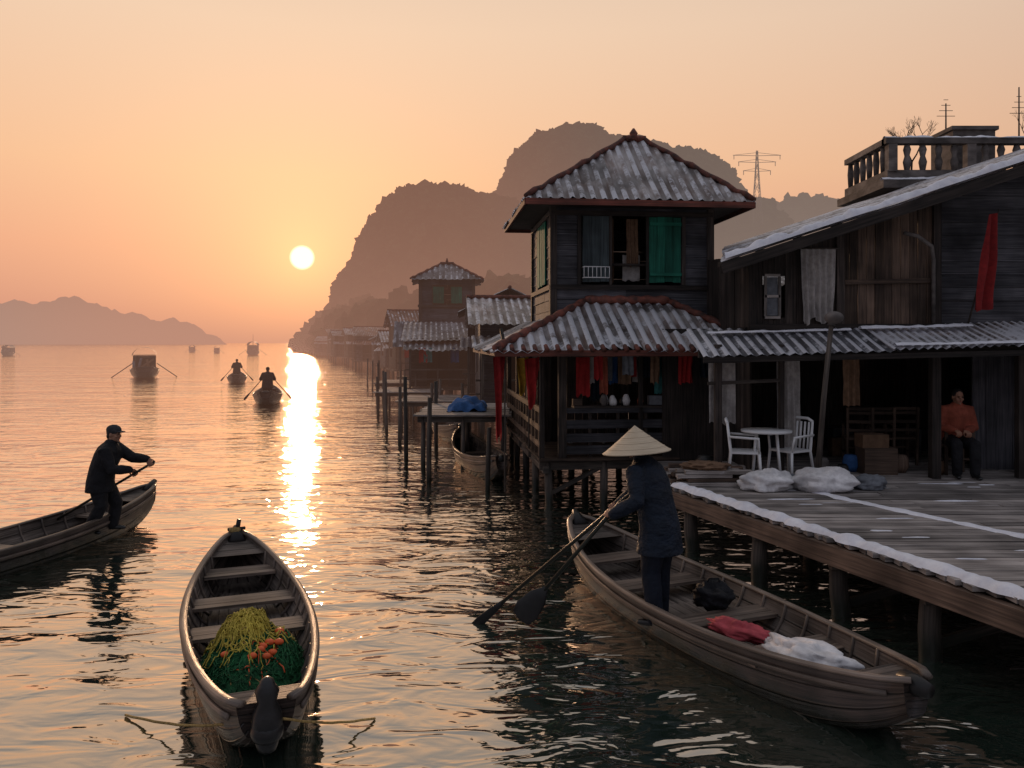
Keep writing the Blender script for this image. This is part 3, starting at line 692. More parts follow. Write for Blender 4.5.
for i in range(20):
    x=random.uniform(2.25,2.5); y=11.2+(i%5)*.16; z=.83+.055*(i//5); b.beam((x,y,z),(x+random.uniform(.7,1.0),y+random.uniform(-.05,.05),z),.13,.045,random.choice([m_wgrey,m_wbrown]))
b.make('lumber_stack')

# ------------------------------------------------------------------ right house
def RZ(x,y): return 2.04+.327*x+.08*y
def right_house():
    par=empty('wooden_waterside_house',(3.75,12.55,0)); Y=12.55
    b=B()
    plank_wall(b,(3.75,Y),(5.15,Y),3.05,lambda u:RZ(3.75+u,Y)-.1,m_wdark,True,.17,holes=[(.22,.42,3.2,3.85)])
    plank_wall(b,(5.15,Y),(6.62,Y),3.05,lambda u:RZ(5.15+u,Y)-.1,m_wbrown,True,.13)
    plank_wall(b,(6.62,Y),(11,Y),3.05,lambda u:RZ(6.62+u,Y)-.1,m_wslate,False,.2)
    plank_wall(b,(3.75,16),(3.75,Y),.8,lambda u:RZ(3.75,16-u)-.1,m_wdark,True,.17)
    for x in(3.75,5.12,6.63,8.6): b.beam((x,Y-.05,3.0),(x,Y-.05,RZ(x,Y)-.12),.12,.09,m_wdark,up=V((0,1,0)))
    b.beam((3.7,Y-.06,3.0),(11,Y-.06,3.0),.1,.2,m_wdark); b.beam((5.2,Y-.05,3.75),(6.6,Y-.05,3.78),.03,.07,m_wbrown)
    b.make('upper_walls',par)
    b=B()
    plank_wall(b,(3.75,15.4),(11,15.4),.8,3.0,m_wdark,True,.2); plank_wall(b,(9.2,11.9),(9.2,15.4),.8,3.0,m_wdark,True,.2)
    plank_wall(b,(7.3,12.7),(9.2,12.7),.8,3.0,m_wslate,True,.2)
    b.box((7.3,14,3.02),(7.3,2.9,.06),m_wdark)
    b.box((3.2,14.1,1.9),(1.1,.06,2.3),m_wdark)
    b.make('lower_walls',par)
    b=B()
    for x,w in((3.05,.1),(3.99,.07),(6.26,.13),(7.53,.11),(8.9,.12)): b.beam((x,11.85,.8),(x,11.85,2.78),w,w,m_wdark,up=V((0,1,0)))
    b.beam((2.75,11.8,2.64),(9.3,11.8,2.72),.09,.12,m_wdark)
    b.beam((2.9,11.85,2.2),(4.0,11.85,2.25),.05,.05,m_post)
    b.make('porch_posts',par)
    b=B()
    corr(b,(2.75,11.5,2.60),(5.6,11.5,2.68),V((0,1.15,.42)),lambda q:1.2,m_roofd,.16,.02,4,frost=.2)
    corr(b,(5.45,11.42,2.72),(9.4,11.42,2.80),V((0,1.15,.36)),lambda q:1.22,m_roof,.13,.02,4,frost=.6)
    lump_strip(b,[(5.3,12.2,3.02),(7,12.2,3.06)],.2,.05,m_snow,3)
    lump_strip(b,[(5.5,11.5,2.77),(9.3,11.5,2.85)],.16,.04,m_snow,13)
    lump_strip(b,[(3.0,12.3,2.95),(5.2,12.3,3.0)],.12,.04,m_snow,23)
    b.beam((2.75,11.5,2.55),(9.4,11.43,2.71),.03,.08,m_wdark)
    b.make('porch_roof',par)
    b=B()
    v=V((1,0,.327)); e0=V((3.12,11.85,RZ(3.12,11.85)));e1=V((4.35,16.2,RZ(4.35,16.2)))
    corr(b,e0,e1,v,lambda q:9.5,m_roof,.22,.025,14)
    def rp(x,y,dz=0): return V((x,y,RZ(x,y)+dz))
    b.beam(rp(3.1,11.83,-.1),rp(12,11.83,-.1),.04,.16,m_wdark)
    b.beam(rp(3.1,11.83,-.1),rp(4.33,16.2,-.1),.04,.14,m_wdark)
    for x in [3.3+i*.6 for i in range(13)]: b.beam(rp(x,11.87,-.09),rp(x,Y+.2,-.09),.05,.08,m_wdark)
    lump_strip(b,[rp(3.15,11.88,.03),rp(7,11.88,.03),rp(11.5,11.88,.03)],.20,.12,m_snow,2)
    b.make('roof',par)
    b=B()
    b.cyl((4.42,Y-.12,4.27),(5.1,Y-.12,4.27),.014,.014,m_post,6)
    cloth(b,(4.48,Y-.12,4.26),(5.04,Y-.12,4.26),1.12,m_white,5.5,.045,40,16,seed=1,taper=.12)
    cloth(b,(2.95,12.0,2.5),(3.35,12.0,2.5),.9,m_white,3,.03,seed=6); cloth(b,(3.95,11.95,2.6),(4.3,11.95,2.6),1.35,m_white,4,.035,seed=9)
    cloth(b,(5.0,12.1,2.55),(5.25,12.1,2.55),.7,m_brownc,3,.03,seed=19); cloth(b,(7.7,12.0,2.6),(8.1,12.0,2.6),.9,m_greysack,3,.03,seed=29)
    b.make('curtains',par)
    b=B(); 
    b.box((4.07,Y-.03,3.53),(.17,.02,.6),m_greysack)
    for z in(3.2,3.53,3.86): b.box((4.07,Y-.05,z),(.24,.03,.04),m_wgrey)
    for x in(3.96,4.18): b.box((x,Y-.05,3.53),(.04,.03,.62),m_wgrey)
    b.make('window',par)
    b=B(); b.tube([(6.05,Y-.2,4.5),(6.25,Y-.22,4.45),(6.5,Y-.16,4.3),(6.55,Y-.12,4.1),(6.55,Y-.12,3.1)],[.03]*5,m_conc,8); b.make('drainpipe',par)
    b=B()
    for i in range(16):
        x=4.4+random.random()*3.6; s=random.uniform(.1,.26); b.box((x,14.6+random.uniform(-.6,.4),.8+s),(s*1.6,s*1.3,s*2),random.choice([m_wbrown,m_wdark,m_brownc,m_wslate]))
    for i,(x,y,s) in enumerate(((6.0,12.4,.16),(6.5,12.2,.12),(7.9,12.3,.18),(8.2,12.1,.13),(5.3,12.5,.15),(2.95,12.2,.17),(3.1,11.9,.12),(4.75,12.3,.14),(5.0,12.1,.1),(7.75,11.95,.1),(8.5,12.2,.2))):
        b.tube([(x,y,.8),(x,y,.8+s*.6),(x,y,.8+s*1.4),(x,y,.8+s*1.7)],[s*.6,s*.9,s*.8,s*.6],random.choice([m_brownc,m_wbrown,m_conc,m_bdark,m_blue,m_orange]),14)
    b.box((5.6,12.3,1.0),(.5,.35,.4),m_wbrown); b.box((5.55,12.35,1.3),(.4,.3,.2),m_brownc); b.box((8.3,11.9,.95),(.45,.3,.3),m_wgrey)
    b.make('stored_goods',par)
right_house()

def conc():
    par=empty('concrete_building',(8,16,0)); b=B()
    b.box((12.2,17.4,3),(8.6,1.9,6.1),m_conc); b.box((12.1,17.3,6.02),(9.2,2.3,.16),m_conc); b.box((12.15,17.35,6.22),(9.0,2.1,.22),m_conc)
    b.make('walls',par); b=B()
    y0=16.35
    for i in range(26): 
        x=7.75+i*.32; b.tube([(x,y0,6.3),(x,y0,6.5),(x,y0,6.62),(x,y0,6.75),(x,y0,6.85)],[.05,.085,.05,.08,.05],m_conc,7)
        if i%5==0: b.box((x,y0,6.6),(.18,.18,.6),m_conc)
    for i in range(6):
        y=16.6+i*.32; b.tube([(7.7,y,6.3),(7.7,y,6.62),(7.7,y,6.85)],[.05,.07,.05],m_conc,7)
    b.beam((7.6,y0,6.92),(16.5,y0,6.92),.2,.12,m_conc); b.beam((7.7,y0,6.92),(7.7,18.3,6.92),.2,.12,m_conc)
    lump_strip(b,[(7.6,y0,6.98),(16,y0,6.98)],.2,.06,m_snow,2); lump_strip(b,[(7.5,16.25,6.12),(16,16.25,6.12)],.15,.06,m_snow,6)
    b.make('balustrade',par); b=B()
    b.box((9.85,17.5,6.85),(.9,.9,1.0),m_conc); b.box((9.85,17.5,7.38),(1.0,1.0,.08),m_conc)
    b.make('roof_huts',par)
conc()
def antenna(name,x,y,z,h):
    b=B(); b.cyl((x,y,z),(x,y,z+h),.02,.015,m_steel,6)
    for i in range(4): b.cyl((x-.2+.05*i,y,z+h*.6+i*.12),(x+.2-.05*i,y,z+h*.6+i*.12),.007,.007,m_steel,5)
    b.make(name,origin=(x,y,z))
antenna('roof_antenna',9.6,17.7,7.4,.7); antenna('roof_antenna',10.9,17.2,6.9,1.4)
def bare_tree(name,x,y,z,h,seed):
    rr=random.Random(seed); b=B()
    def br(p,d,L,r,k):
        q=p+d*L; mid=p+d*L*.5+V((rr.uniform(-1,1),rr.uniform(-1,1),0))*L*.06
        b.tube([p,mid,q],[r,r*.85,r*.65],m_wdark,5 if k<3 else 4)
        if k==0: return
        for i in range(rr.choice([2,3,3])):
            nd=(d+V((rr.uniform(-.8,.8),rr.uniform(-.8,.8),rr.uniform(-.1,.6)))).normalized(); br(q,nd,L*rr.uniform(.6,.8),r*.6,k-1)
    br(V((x,y,z)),V((0,0,1)),h,.03,5); b.make(name,origin=(x,y,z))
bare_tree('bare_tree',8.6,17.2,6.2,.5,3); bare_tree('bare_tree',11.3,17.5,6.4,.5,8)

# ------------------------------------------------------------------ furniture
def plastic_chair(name,x,y,a,z=.8):
    Mx=rz((x,y,z),a); b=B(Mx); m=m_plastic
    b.box((0,0,.43),(.42,.42,.03),m)
    for sx in(-1,1):
        b.tube([(sx*.23,-.22,0),(sx*.2,-.19,.42)],[.018,.022],m,7); b.tube([(sx*.24,.25,0),(sx*.2,.2,.42),(sx*.2,.25,.85)],[.018,.022,.018],m,7)
        b.tube([(sx*.2,-.19,.42),(sx*.24,-.18,.64),(sx*.24,.22,.66)],[.018,.02,.018],m,7)
    for x_ in(-.14,-.07,0,.07,.14): b.tube([(x_,.21,.44),(x_,.25,.84)],[.016,.016],m,6)
    b.tube([(-.2,.25,.85),(-.1,.27,.89),(.1,.27,.89),(.2,.25,.85)],[.022]*4,m,7)
    b.make(name,origin=(x,y,z))
plastic_chair('plastic_chair',3.38,11.6,math.radians(75)); plastic_chair('plastic_chair',4.08,11.75,math.radians(-60))
b=B(); b.tube([(3.72,11.7,1.5),(3.72,11.7,1.53)],[.36,.36],m_plastic,24)
for k in range(4):
    a=k*math.pi/2+.5; b.tube([(3.72+.28*math.cos(a),11.7+.28*math.sin(a),.8),(3.72+.2*math.cos(a),11.7+.2*math.sin(a),1.5)],[.018,.02],m_plastic,7)
b.make('round_table',origin=(3.72,11.7,.8))
def wood_chair(name,x,y,a,z=.8,m=m_wbrown):
    Mx=rz((x,y,z),a); b=B(Mx); b.box((0,0,.44),(.44,.42,.035),m)
    for sx in(-1,1):
        b.beam((sx*.19,-.18,0),(sx*.19,-.18,.66),.04,.04,m,up=V((0,1,0))); b.beam((sx*.19,.19,0),(sx*.19,.24,.95),.04,.04,m,up=V((0,1,0)))
        b.beam((sx*.19,-.2,.67),(sx*.19,.22,.67),.05,.03,m); b.beam((sx*.19,-.18,.2),(sx*.19,.19,.2),.025,.03,m)
    for z_ in(.58,.72,.86,.93): b.beam((-.19,.215,z_),(.19,.215,z_),.02,.05,m)
    b.beam((-.19,-.18,.25),(.19,-.18,.25),.025,.03,m); b.make(name,origin=(x,y,z))
wood_chair('wooden_chair',6.78,12.25,math.radians(-8))
for i,(x,y) in enumerate(((5.7,13.2),(6.05,13.25),(6.45,13.3))): wood_chair('wooden_chair',x,y,math.radians(180+random.uniform(-20,20)))
b=B(); b.tube([(4.33,11.35,.8),(4.42,11.35,2.0),(4.53,11.35,3.05)],[.045,.04,.035],m_post,8); b.tube([(4.53,11.35,3.05),(4.54,11.35,3.12)],[.06,.05],m_steel,8)
b.ell((4.56,11.33,3.16),(.13,.13,.09),m_conc); b.make('lamp_post',origin=(4.33,11.35,.8))
def sack(name,c,r,m,seed,rot=0,jit=.26):
    b=B(); b.ell(c,r,m,R=Matrix.Rotation(rot,3,'Z'),nu=40,nv=26,jit=jit,seed=seed,flat=True); b.make(name,origin=c)
sack('sack',(3.50,10.95,.89),(.38,.25,.16),m_sack,1,.2); sack('sack',(4.25,10.9,.91),(.42,.28,.20),m_sack,2,-.1); sack('sack',(4.90,11.0,.87),(.22,.2,.12),m_greysack,3)
sack('sack',(2.75,11.35,1.06),(.3,.2,.07),m_brownc,5,0,.4); sack('sack',(3.85,11.15,.88),(.18,.16,.10),m_greysack,7)

# ------------------------------------------------------------------ boats
def boat(name,bow,stern,W,zg=.38,rb=.28,rs=.18,endb=.04,ends=.22,thw=(.3,.5,.7),keel=-.14,fl=.13,capb=True,post=False):
    bow=V((bow[0],bow[1],0));stern=V((stern[0],stern[1],0)); d=bow-stern;L=d.length;d/=L;x=V((d.y,-d.x,0))
    par=empty(name,(bow+stern)/2); NT=40
    def hw(t):
        s=math.sin(math.pi*min(1,max(0,t)))**.62; e=endb*t+ends*(1-t); return W/2*(e+(1-e)*s)
    def zt(t): return zg+rb*max(0,(t-.45)/.55)**2.6+rs*max(0,(.5-t)/.5)**2.6
    def zb(t): return keel+(zt(t)-keel)*.62*abs(2*t-1)**5
    F=[0,.4,.66,.8,.9,.96,1.0];G=[0,.02,.10,.28,.52,.76,1.0]
    def sec(t,off,zmin=None):
        P=[];h=max(.012,hw(t)-off); b0=zb(t)+off; tp=zt(t)
        if zmin is not None: b0=max(b0,zmin)
        for s in(-1,1):
            R=[(s*h*F[i],b0+(tp-b0)*G[i],i/6) for i in range(7)]
            P.append(R)
        full=list(reversed(P[0]))+P[1][1:]
        o=stern+d*(t*L)
        return [(o+x*a+V((0,0,z)),q) for a,z,q in full]
    def shell(off,zmin,m,b,flip):
        vs=[];uv=[];fs=[]
        for i in range(NT+1):
            t=i/NT; t2=.004+.992*t
            for p,q in sec(t2,off,zmin): vs.append(p); uv.append((t*L,q))
        k=13
        for i in range(NT):
            for j in range(k-1):
                a=i*k+j; f=(a,a+1,a+k+1,a+k); fs.append(f if not flip else f[::-1])
        if off<=0:
            fs.append(tuple(range(k))); fs.append(tuple(reversed(range(NT*k,NT*k+k))))
        b.add(vs,fs,m,True,uvs=uv,rnd=.5)
    b=B(); shell(0,None,m_hull,b,False); b.make('hull',par)
    b=B(); shell(.035,.05,m_hullin,b,True); b.make('inner_hull',par)
    b=B()
    for s in(-1,1):
        P=[stern+d*(t*L)+x*s*(hw(t)-.012)+V((0,0,zt(t)+.008)) for t in [i/36 for i in range(37)]]
        b.tube(P,[(.036,.022)]*37,m_rail,8,ref=V((0,0,1)).cross(d))
        P=[stern+d*(t*L)+x*s*(hw(t)*.985+.006)+V((0,0,zt(t)-.09)) for t in [.02+.96*i/36 for i in range(37)]]
        b.tube(P,[(.014,.024)]*37,m_rail,6,ref=V((0,0,1)).cross(d))
    b.make('gunwales',par); b=B()
    kz=.11
    for t in thw:
        o=stern+d*(t*L)+V((0,0,zt(t)-kz)); h=hw(t)-.03
        for o2 in(-.09,.02,.12): b.beam(o-x*h+d*o2,o+x*h+d*o2,.1,.03,m_rail)
    for i in range(1,14):
        t=.07+i*.86/14; o=stern+d*(t*L)
        for s in(-1,1):
            h=hw(t)-.04; z0=max(zb(t)+.03,.05);z1=zt(t)
            b.tube([o+x*s*h*F[k]+V((0,0,z0+(z1-z0)*G[k]+.008)) for k in(1,2,3,4,5,6)],[.016]*6,m_rail,5)
    n=7
    for k in range(n):
        off=(k-(n-1)/2)/(n/2)
        t0,t1=.12,.88
        seg=10
        for i in range(seg):
            ta=t0+(t1-t0)*i/seg;tb=t0+(t1-t0)*(i+1)/seg
            A=stern+d*ta*L+x*off*(hw(ta)*.62)+V((0,0,fl));C=stern+d*tb*L+x*off*(hw(tb)*.62)+V((0,0,fl))
            b.beam(A,C,hw((ta+tb)/2)*.62*2/n*.95,.022,m_hullin)
    for t0,t1 in((.88,.985),(.015,.09)):
        def dk(u,v):
            t=t0+(t1-t0)*u; return stern+d*t*L+x*(v-.5)*2*(hw(t)-.02)+V((0,0,zt(t)-.035))
        b.grid(dk,6,4,m_hullin,False,uvf=lambda u,v:(v*.6,u*.8))
    b.make('thwarts_ribs_floor',par); b=B()
    p=stern+d*(L*.99)+V((0,0,zt(1)))
    b.tube([p-d*.12+V((0,0,-.10)),p+V((0,0,.0)),p+d*.07+V((0,0,.05))],[(hw(.95)*.6,.06),(.06,.05),(.04,.035)],m_bdark,8,ref=x)
    if capb:
        p=stern+V((0,0,zt(0)-.05)); b.tube([p+d*.14,p+d*.02,p-d*.08],[(hw(0)*.85,.07),(hw(0)*.85,.075),(hw(0)*.6,.05)],m_bdark,10,ref=x)
    b.make('stem_caps',par)
    return par,(lambda t,off,z:stern+d*(t*L)+x*off+V((0,0,z)))
par_r,pr=boat('rowing_boat',(.80,10.15),(2.76,5.42),1.26,zg=.36,rb=.26,rs=.16,thw=(.24,.42,.64,.8),ends=.14)
par_l,pl=boat('rowing_boat',(-3.22,9.35),(-1.60,5.22),1.10,zg=.36,rb=.24,rs=.10,thw=(.46,.64,.82),ends=.3,capb=False)
par_w,pw=boat('rowing_boat',(-5.70,12.75),(-7.15,7.3),.98,zg=.32,rb=.24,rs=.22,thw=(.3,.5,.8))
b=B(); p=pl(-.005,0,.40); kk=.72
b.tube([p+V((0,0,z*kk)) for z in(-.28,-.1,0,.10,.20,.26)],[.10*kk,.14*kk,.13*kk,.085*kk,.11*kk,.07*kk],m_rub,14,capround=True); b.ell(p+V((0,0,-.16*kk)),(.15*kk,.15*kk,.13*kk),m_rub); b.make('rubber_fender',par_l)
b=B(); q=pl(1.0,0,.62); b.tube([q+V((-.1,0,0)),q+V((.1,0,.02))],[.02,.02],m_post,6); b.tube([q+V((0,0,-.05)),q+V((.03,0,.12))],[.03,.025],m_bdark,7); b.ell(q+V((0,-.05,.0)),(.07,.05,.04),m_rope,jit=.2); b.make('stem_fitting',par_l)
def net(name,c,rx,ry,h,rot):
    par=empty(name,c); c=V(c); R=Matrix.Rotation(rot,3,'Z')
    YU,YV,YR=-.18,.20,.50
    def hh(u,v):
        r=min(1,math.hypot(u,v)); yb=max(0,1-(math.hypot(u-YU,v-YV)/YR)**2)
        return h*(1-r**2.4)*(1+.35*noise.fractal(V((u*2.2,v*2.2,4)),1,2,4))+.03*noise.noise(V((u*9,v*9,1)))+.12*yb**.6
    def S(u,v,o=0): return c+R@V((u*rx,v*ry,hh(u,v)+o))
    b=B(); b.grid(lambda a,t:S(a*math.cos(t*6.2832),a*math.sin(t*6.2832)),26,64,m_netg); b.make('net_pile',par)
    b=B(); b.grid(lambda a,t:S(YU+YR*.92*a*math.cos(t*6.2832),YV+YR*.9*a*math.sin(t*6.2832),.030*(1-a**8)+.014*noise.noise(V((a*8,t*30,2)))),16,52,m_nety); b.make('yellow_net',par)
    for nm,m,cnt,cu,cv,rad in(('green_mesh',m_netg,260,0,-.1,.88),('yellow_mesh',m_nety,130,YU,YV,YR*.9),('rope_coil',m_rope,7,.1,-.1,.8),('orange_cord',m_float,8,.25,-.4,.3)):
        b=B(); yl='yel' in nm
        for k in range(cnt):
            a=random.random()*6.28;r=rad*math.sqrt(random.random()); u=cu+r*math.cos(a);v=cv+r*math.sin(a); pts=[];dr=random.random()*6.28
            for i in range(12):
                if math.hypot(u,v)>.97: break
                if 'green' in nm and math.hypot(u-YU,v-YV)<YR*.88: break
                pts.append(S(u,v,random.uniform(.028,.055) if yl else random.uniform(.004,.035))); dr+=random.uniform(-.9,.9); u+=.06*math.cos(dr);v+=.06*math.sin(dr)
            if len(pts)>3: b.tube(pts,[random.uniform(.003,.006)]*len(pts),m,5)
        b.make(nm,par)
    b=B()
    for (u,v) in((.1,-.45),(.2,-.52),(.32,-.42),(-.05,-.55),(.45,-.32),(.28,-.30),(-.5,-.35),(.5,.0),(.15,-.36)): b.ell(S(u,v,.03),(.040,.028,.026),m_float,nu=12,nv=8)
    b.make('floats',par)
net('fishing_net',pl(.33,0,.15),.43,.62,.25,math.radians(21))
b=B()
def rp_(a,c,k=18,sag=.03): 
    a=V(a);c=V(c); return [a+(c-a)*(i/k)+V((0,0,-sag*math.sin(math.pi*i/k)+.002*math.sin(i*2))) for i in range(k+1)]
F0=V((-1.68,5.2,.34)); F1=V((-1.50,5.24,.34))
b.tube(rp_(F0,(-2.9,6.0,.01),16,.05),[.009]*17,m_rope,6)
b.tube(rp_(F1,(-1.02,5.95,.01),12,.03),[.009]*13,m_rope,6); b.make('mooring_rope')
b=B(); c=pr(.20,-.02,.30); b.ell(c,(.36,.20,.11),m_sack,R=Matrix.Rotation(-.9,3,'Z'),nu=40,nv=26,jit=.38,seed=4); b.make('white_bundle',par_r)
b=B(); c=pr(.33,-.12,.30); b.ell(c,(.30,.13,.07),m_pink,R=Matrix.Rotation(-.8,3,'Z'),nu=36,nv=24,jit=.5,seed=6); b.make('red_bundle',par_r)
b=B(); c=pr(.475,.12,.36); b.ell(c,(.17,.15,.13),m_coat,nu=32,nv=22,jit=.45,seed=8)
b.tube([c+V((-.08,0,.1)),c+V((-.04,0,.17)),c+V((.05,0,.17)),c+V((.08,0,.1))],[.010]*4,m_coat,6); b.make('bag',par_r)

# ------------------------------------------------------------------ people
def ik(s,w,l1,l2,hint):
    d=w-s;D=d.length; D2=min(D,(l1+l2)*.995); u=d/D; a=(l1*l1-l2*l2+D2*D2)/(2*D2); h=math.sqrt(max(0,l1*l1-a*a))
    hp=hint-u*u.dot(hint); hp.normalize(); return s+u*a*(D/D2)+hp*h
def hand(par,G,g,frm,thumb,palmdown,vox=.0045,name='hand'):
    g=g.normalized(); d=(G-frm); d=d-g*g.dot(d); d.normalize(); n=g.cross(d)
    if n.dot(palmdown)<0:n=-n
    wr=G-d*.07-n*.033; R=Matrix((d,g,n)).transposed(); b=B(); m=m_skin
    b.ell(wr+d*.05,(.052,.042,.017),m,R=R); b.tube([wr-d*.03,wr+d*.02],[(.026,.02),(.03,.019)],m,10,capround=True,ref=g)
    for i,(o,l) in enumerate(((-.032,.86),(-.011,1.0),(.011,.95),(.031,.78))):
        k=wr+d*.088+g*o; c=G+g*o
        b.tube([k-d*.02,k+d*.012*l+n*.004,c+d*.034*l+n*.0,c+d*.027*l+n*.026*l,c+d*.0+n*.036*l],[.0098,.0095,.009,.0085,.0075],m,8,capround=True)
    k=wr+d*.02+g*thumb*.03
    b.tube([k,wr+d*.045+g*thumb*.05+n*.018,G-d*.022+g*thumb*.04+n*.02,G+d*.0+g*thumb*.02+n*.032],[.014,.012,.0105,.009],m,8,capround=True)
    blob(b,name,par,vox,2); return wr
def person(name,base,fwd,P,m_top,m_bot,m_shoe,headgear,vox=.013,axisL=None,axisR=None,hands=True,long=0.0,seated=False,hemr=(.2,.155),bulk=1.0):
    base=V(base); f=V((fwd[0],fwd[1],0)).normalized(); r=V((f.y,-f.x,0)); par=empty(name,base)
    def w(p): return base+r*p[0]+f*p[1]+V((0,0,p[2]))
    J={k:w(v) for k,v in P.items()}
    wr={}; K=bulk
    for sd,k in(('L',-1),('R',1)):
        ax=axisL if sd=='L' else axisR
        G=J['h'+sd]; sh=J['s'+sd]; g=ax if ax is not None else (r+f*.2)
        el0=ik(sh,G,.29,.30,V((0,0,-1))+r*k*.5-f*.2)
        wr[sd]=hand(par,G,g,el0,-k*(1 if g.dot(r)>0 else -1),V((0,0,-1)),vox*.36,'hand_'+sd.lower())
    b=B(); pe,wa,ch,nk,hd=J['pelvis'],J['waist'],J['chest'],J['neck'],J['head']
    up=(nk-pe).normalized()
    low=pe-V((0,0,long)) if not seated else pe-up*.03
    pts=[low,pe,wa,ch,ch+(nk-ch)*.55,ch+(nk-ch)*.82,nk+(nk-ch)*.12]
    b.tube(pts,[hemr,(.19*K,.145*K),(.178*K,.135*K),(.198*K,.14*K),(.185*K,.12*K),(.12*K,.095*K),(.074,.072)],m_top,20,ref=r,capround=False)
    for sd,k in(('L',-1),('R',1)):
        sh=J['s'+sd]; el=ik(sh,wr[sd],.29,.27,V((0,0,-1))+r*k*.5-f*.2)
        inn=sh-r*k*.07+V((0,0,.0))
        fo=(wr[sd]-el).normalized()
        b.tube([inn,sh,sh+(el-sh)*.5,el,el+(wr[sd]-el)*.5,wr[sd]-fo*.02],[.07*K,.078*K,.069*K,.063*K,.058*K,.045*K],m_top,12,capround=True)
    b.ell(nk+V((0,0,.02)),(.088,.088,.045),m_top)
    blob(b,'jacket',par,vox,3)
    b=B(); b.ell(pe-V((0,0,.02)),(.165*K,.125*K,.12),m_bot,R=Matrix((r,f,V((0,0,1)))).transposed())
    for sd in'LR':
        h,kn,an=J['hip'+sd],J['knee'+sd],J['ank'+sd]
        b.tube([h,h+(kn-h)*.5,kn,kn+(an-kn)*.4,an],[.105*K,.093*K,.076*K,.072*K,.064*K],m_bot,12,capround=True)
    blob(b,'trousers',par,vox,3)
    b=B()
    for sd,k in(('L',-1),('R',1)):
        an=J['ank'+sd]; dr=(f+r*k*.15).normalized()
        b.tube([an+V((0,0,.03)),an-V((0,0,.02))],[.048,.05],m_shoe,10,capround=True)
        b.tube([an-dr*.05-V((0,0,.035)),an+dr*.06-V((0,0,.035)),an+dr*.16-V((0,0,.045))],[(.042,.035),(.045,.034),(.036,.024)],m_shoe,10,capround=True,ref=dr.cross(V((0,0,1))))
    blob(b,'shoes',par,vox*.8,2)
    hf=w(P.get('look',(P['head'][0],P['head'][1]+1,P['head'][2]-.1)))-hd; hf.normalize(); hr=hf.cross(V((0,0,1))).normalized(); hu=hr.cross(hf)
    R=Matrix((hr,hf,hu)).transposed(); b=B(); A=lambda x,y,z:hd+hr*x+hf*y+hu*z
    b.ell(A(0,-.01,.02),(.074,.092,.098),m_skin,R=R); b.ell(A(0,.022,-.045),(.056,.062,.066),m_skin,R=R)
    b.tube([nk-up*.03,A(0,-.02,-.05)],[.058,.054],m_skin,12,capround=True)
    b.tube([A(0,.08,.012),A(0,.103,-.02),A(0,.095,-.03)],[.010,.014,.012],m_skin,8,capround=True)
    b.ell(A(0,.074,.03),(.05,.018,.012),m_skin,R=R); b.ell(A(0,.076,-.092),(.02,.015,.014),m_skin,R=R)
    for s in(-1,1):
        b.ell(A(s*.076,-.005,-.005),(.009,.02,.032),m_skin,R=R); b.ell(A(s*.04,.062,-.025),(.022,.02,.02),m_skin,R=R)
    blob(b,'head',par,min(vox*.5,.007),2)
    b=B()
    for s in(-1,1): b.ell(A(s*.03,.083,.008),(.012,.006,.005),m_black,R=R,nu=10,nv=6); b.tube([A(s*.045,.083,.026),A(s*.015,.09,.028)],[.004,.004],m_hair,5)
    b.tube([A(-.022,.088,-.056),A(0,.094,-.054),A(.022,.088,-.056)],[.003,.005,.003],m_pink,6)
    b.make('face_features',par)
    b=B(); b.ell(A(0,-.022,.032),(.082,.092,.098),m_hair,R=R); b.ell(A(0,-.06,-.03),(.062,.045,.06),m_hair,R=R); b.make('hair',par)
    b=B()
    if headgear=='cone':
        rad,hh=.305,.25; hu2=(V((0,0,1))*1+hf*.10+r*.03).normalized(); tip=hd+hu2*.20
        def cone(u,v):
            a=u*2*math.pi; rr_=rad*v*(1+.06*v*v); return tip-hu2*(hh*v)+ (hr*math.cos(a)+hr.cross(hu2).normalized()*-math.sin(a))*rr_
        b.grid(cone,48,10,m_straw,True,uvf=lambda u,v:(u*4,v*1.0)); b.grid(lambda u,v:cone(u,v)-hu2*.008,48,10,m_straw,True)
        for q in(.25,.45,.65,.85): b.tube([cone(i/48,q)+hu2*.001 for i in range(49)],[.0028]*49,m_straw,5)
        b.tube([cone(i/48,1)-hu2*.004 for i in range(49)],[.007]*49,m_straw,6)
        for s in(-1,1): b.tube([A(s*.08,0,.06),A(s*.07,.02,-.05),A(0,.05,-.12)],[.004]*3,m_brownc,5)
        b.make('conical_hat',par)
    elif headgear=='cap':
        b.ell(A(0,-.012,.055),(.09,.107,.078),m_cap,R=R); b.ell(A(0,.10,.045),(.06,.06,.010),m_cap,R=R); b.make('cap',par)
    elif headgear=='knit':
        b.ell(A(0,-.015,.05),(.09,.10,.09),m_coat,R=R); b.make('cap',par)
    return par,J
def oar(name,top,tip,blade=True,L=.45,wd=.09,r=.018):
    top=V(top);tip=V(tip); d=(tip-top).normalized(); b=B(); e=tip-d*L if blade else tip
    b.tube([top,top+d*.02,e],[r*.9,r,r*1.1],m_post,9)
    if blade:
        x=d.cross(V((.3,1,.2))).normalized()
        b.tube([e-d*.03,e+d*L*.25,e+d*L*.7,e+d*L*.95,tip],[(.018,.018),(wd*.75,.014),(wd,.012),(wd*.8,.01),(wd*.3,.008)],m_bdark,14,ref=x)
    b.make(name,origin=top)
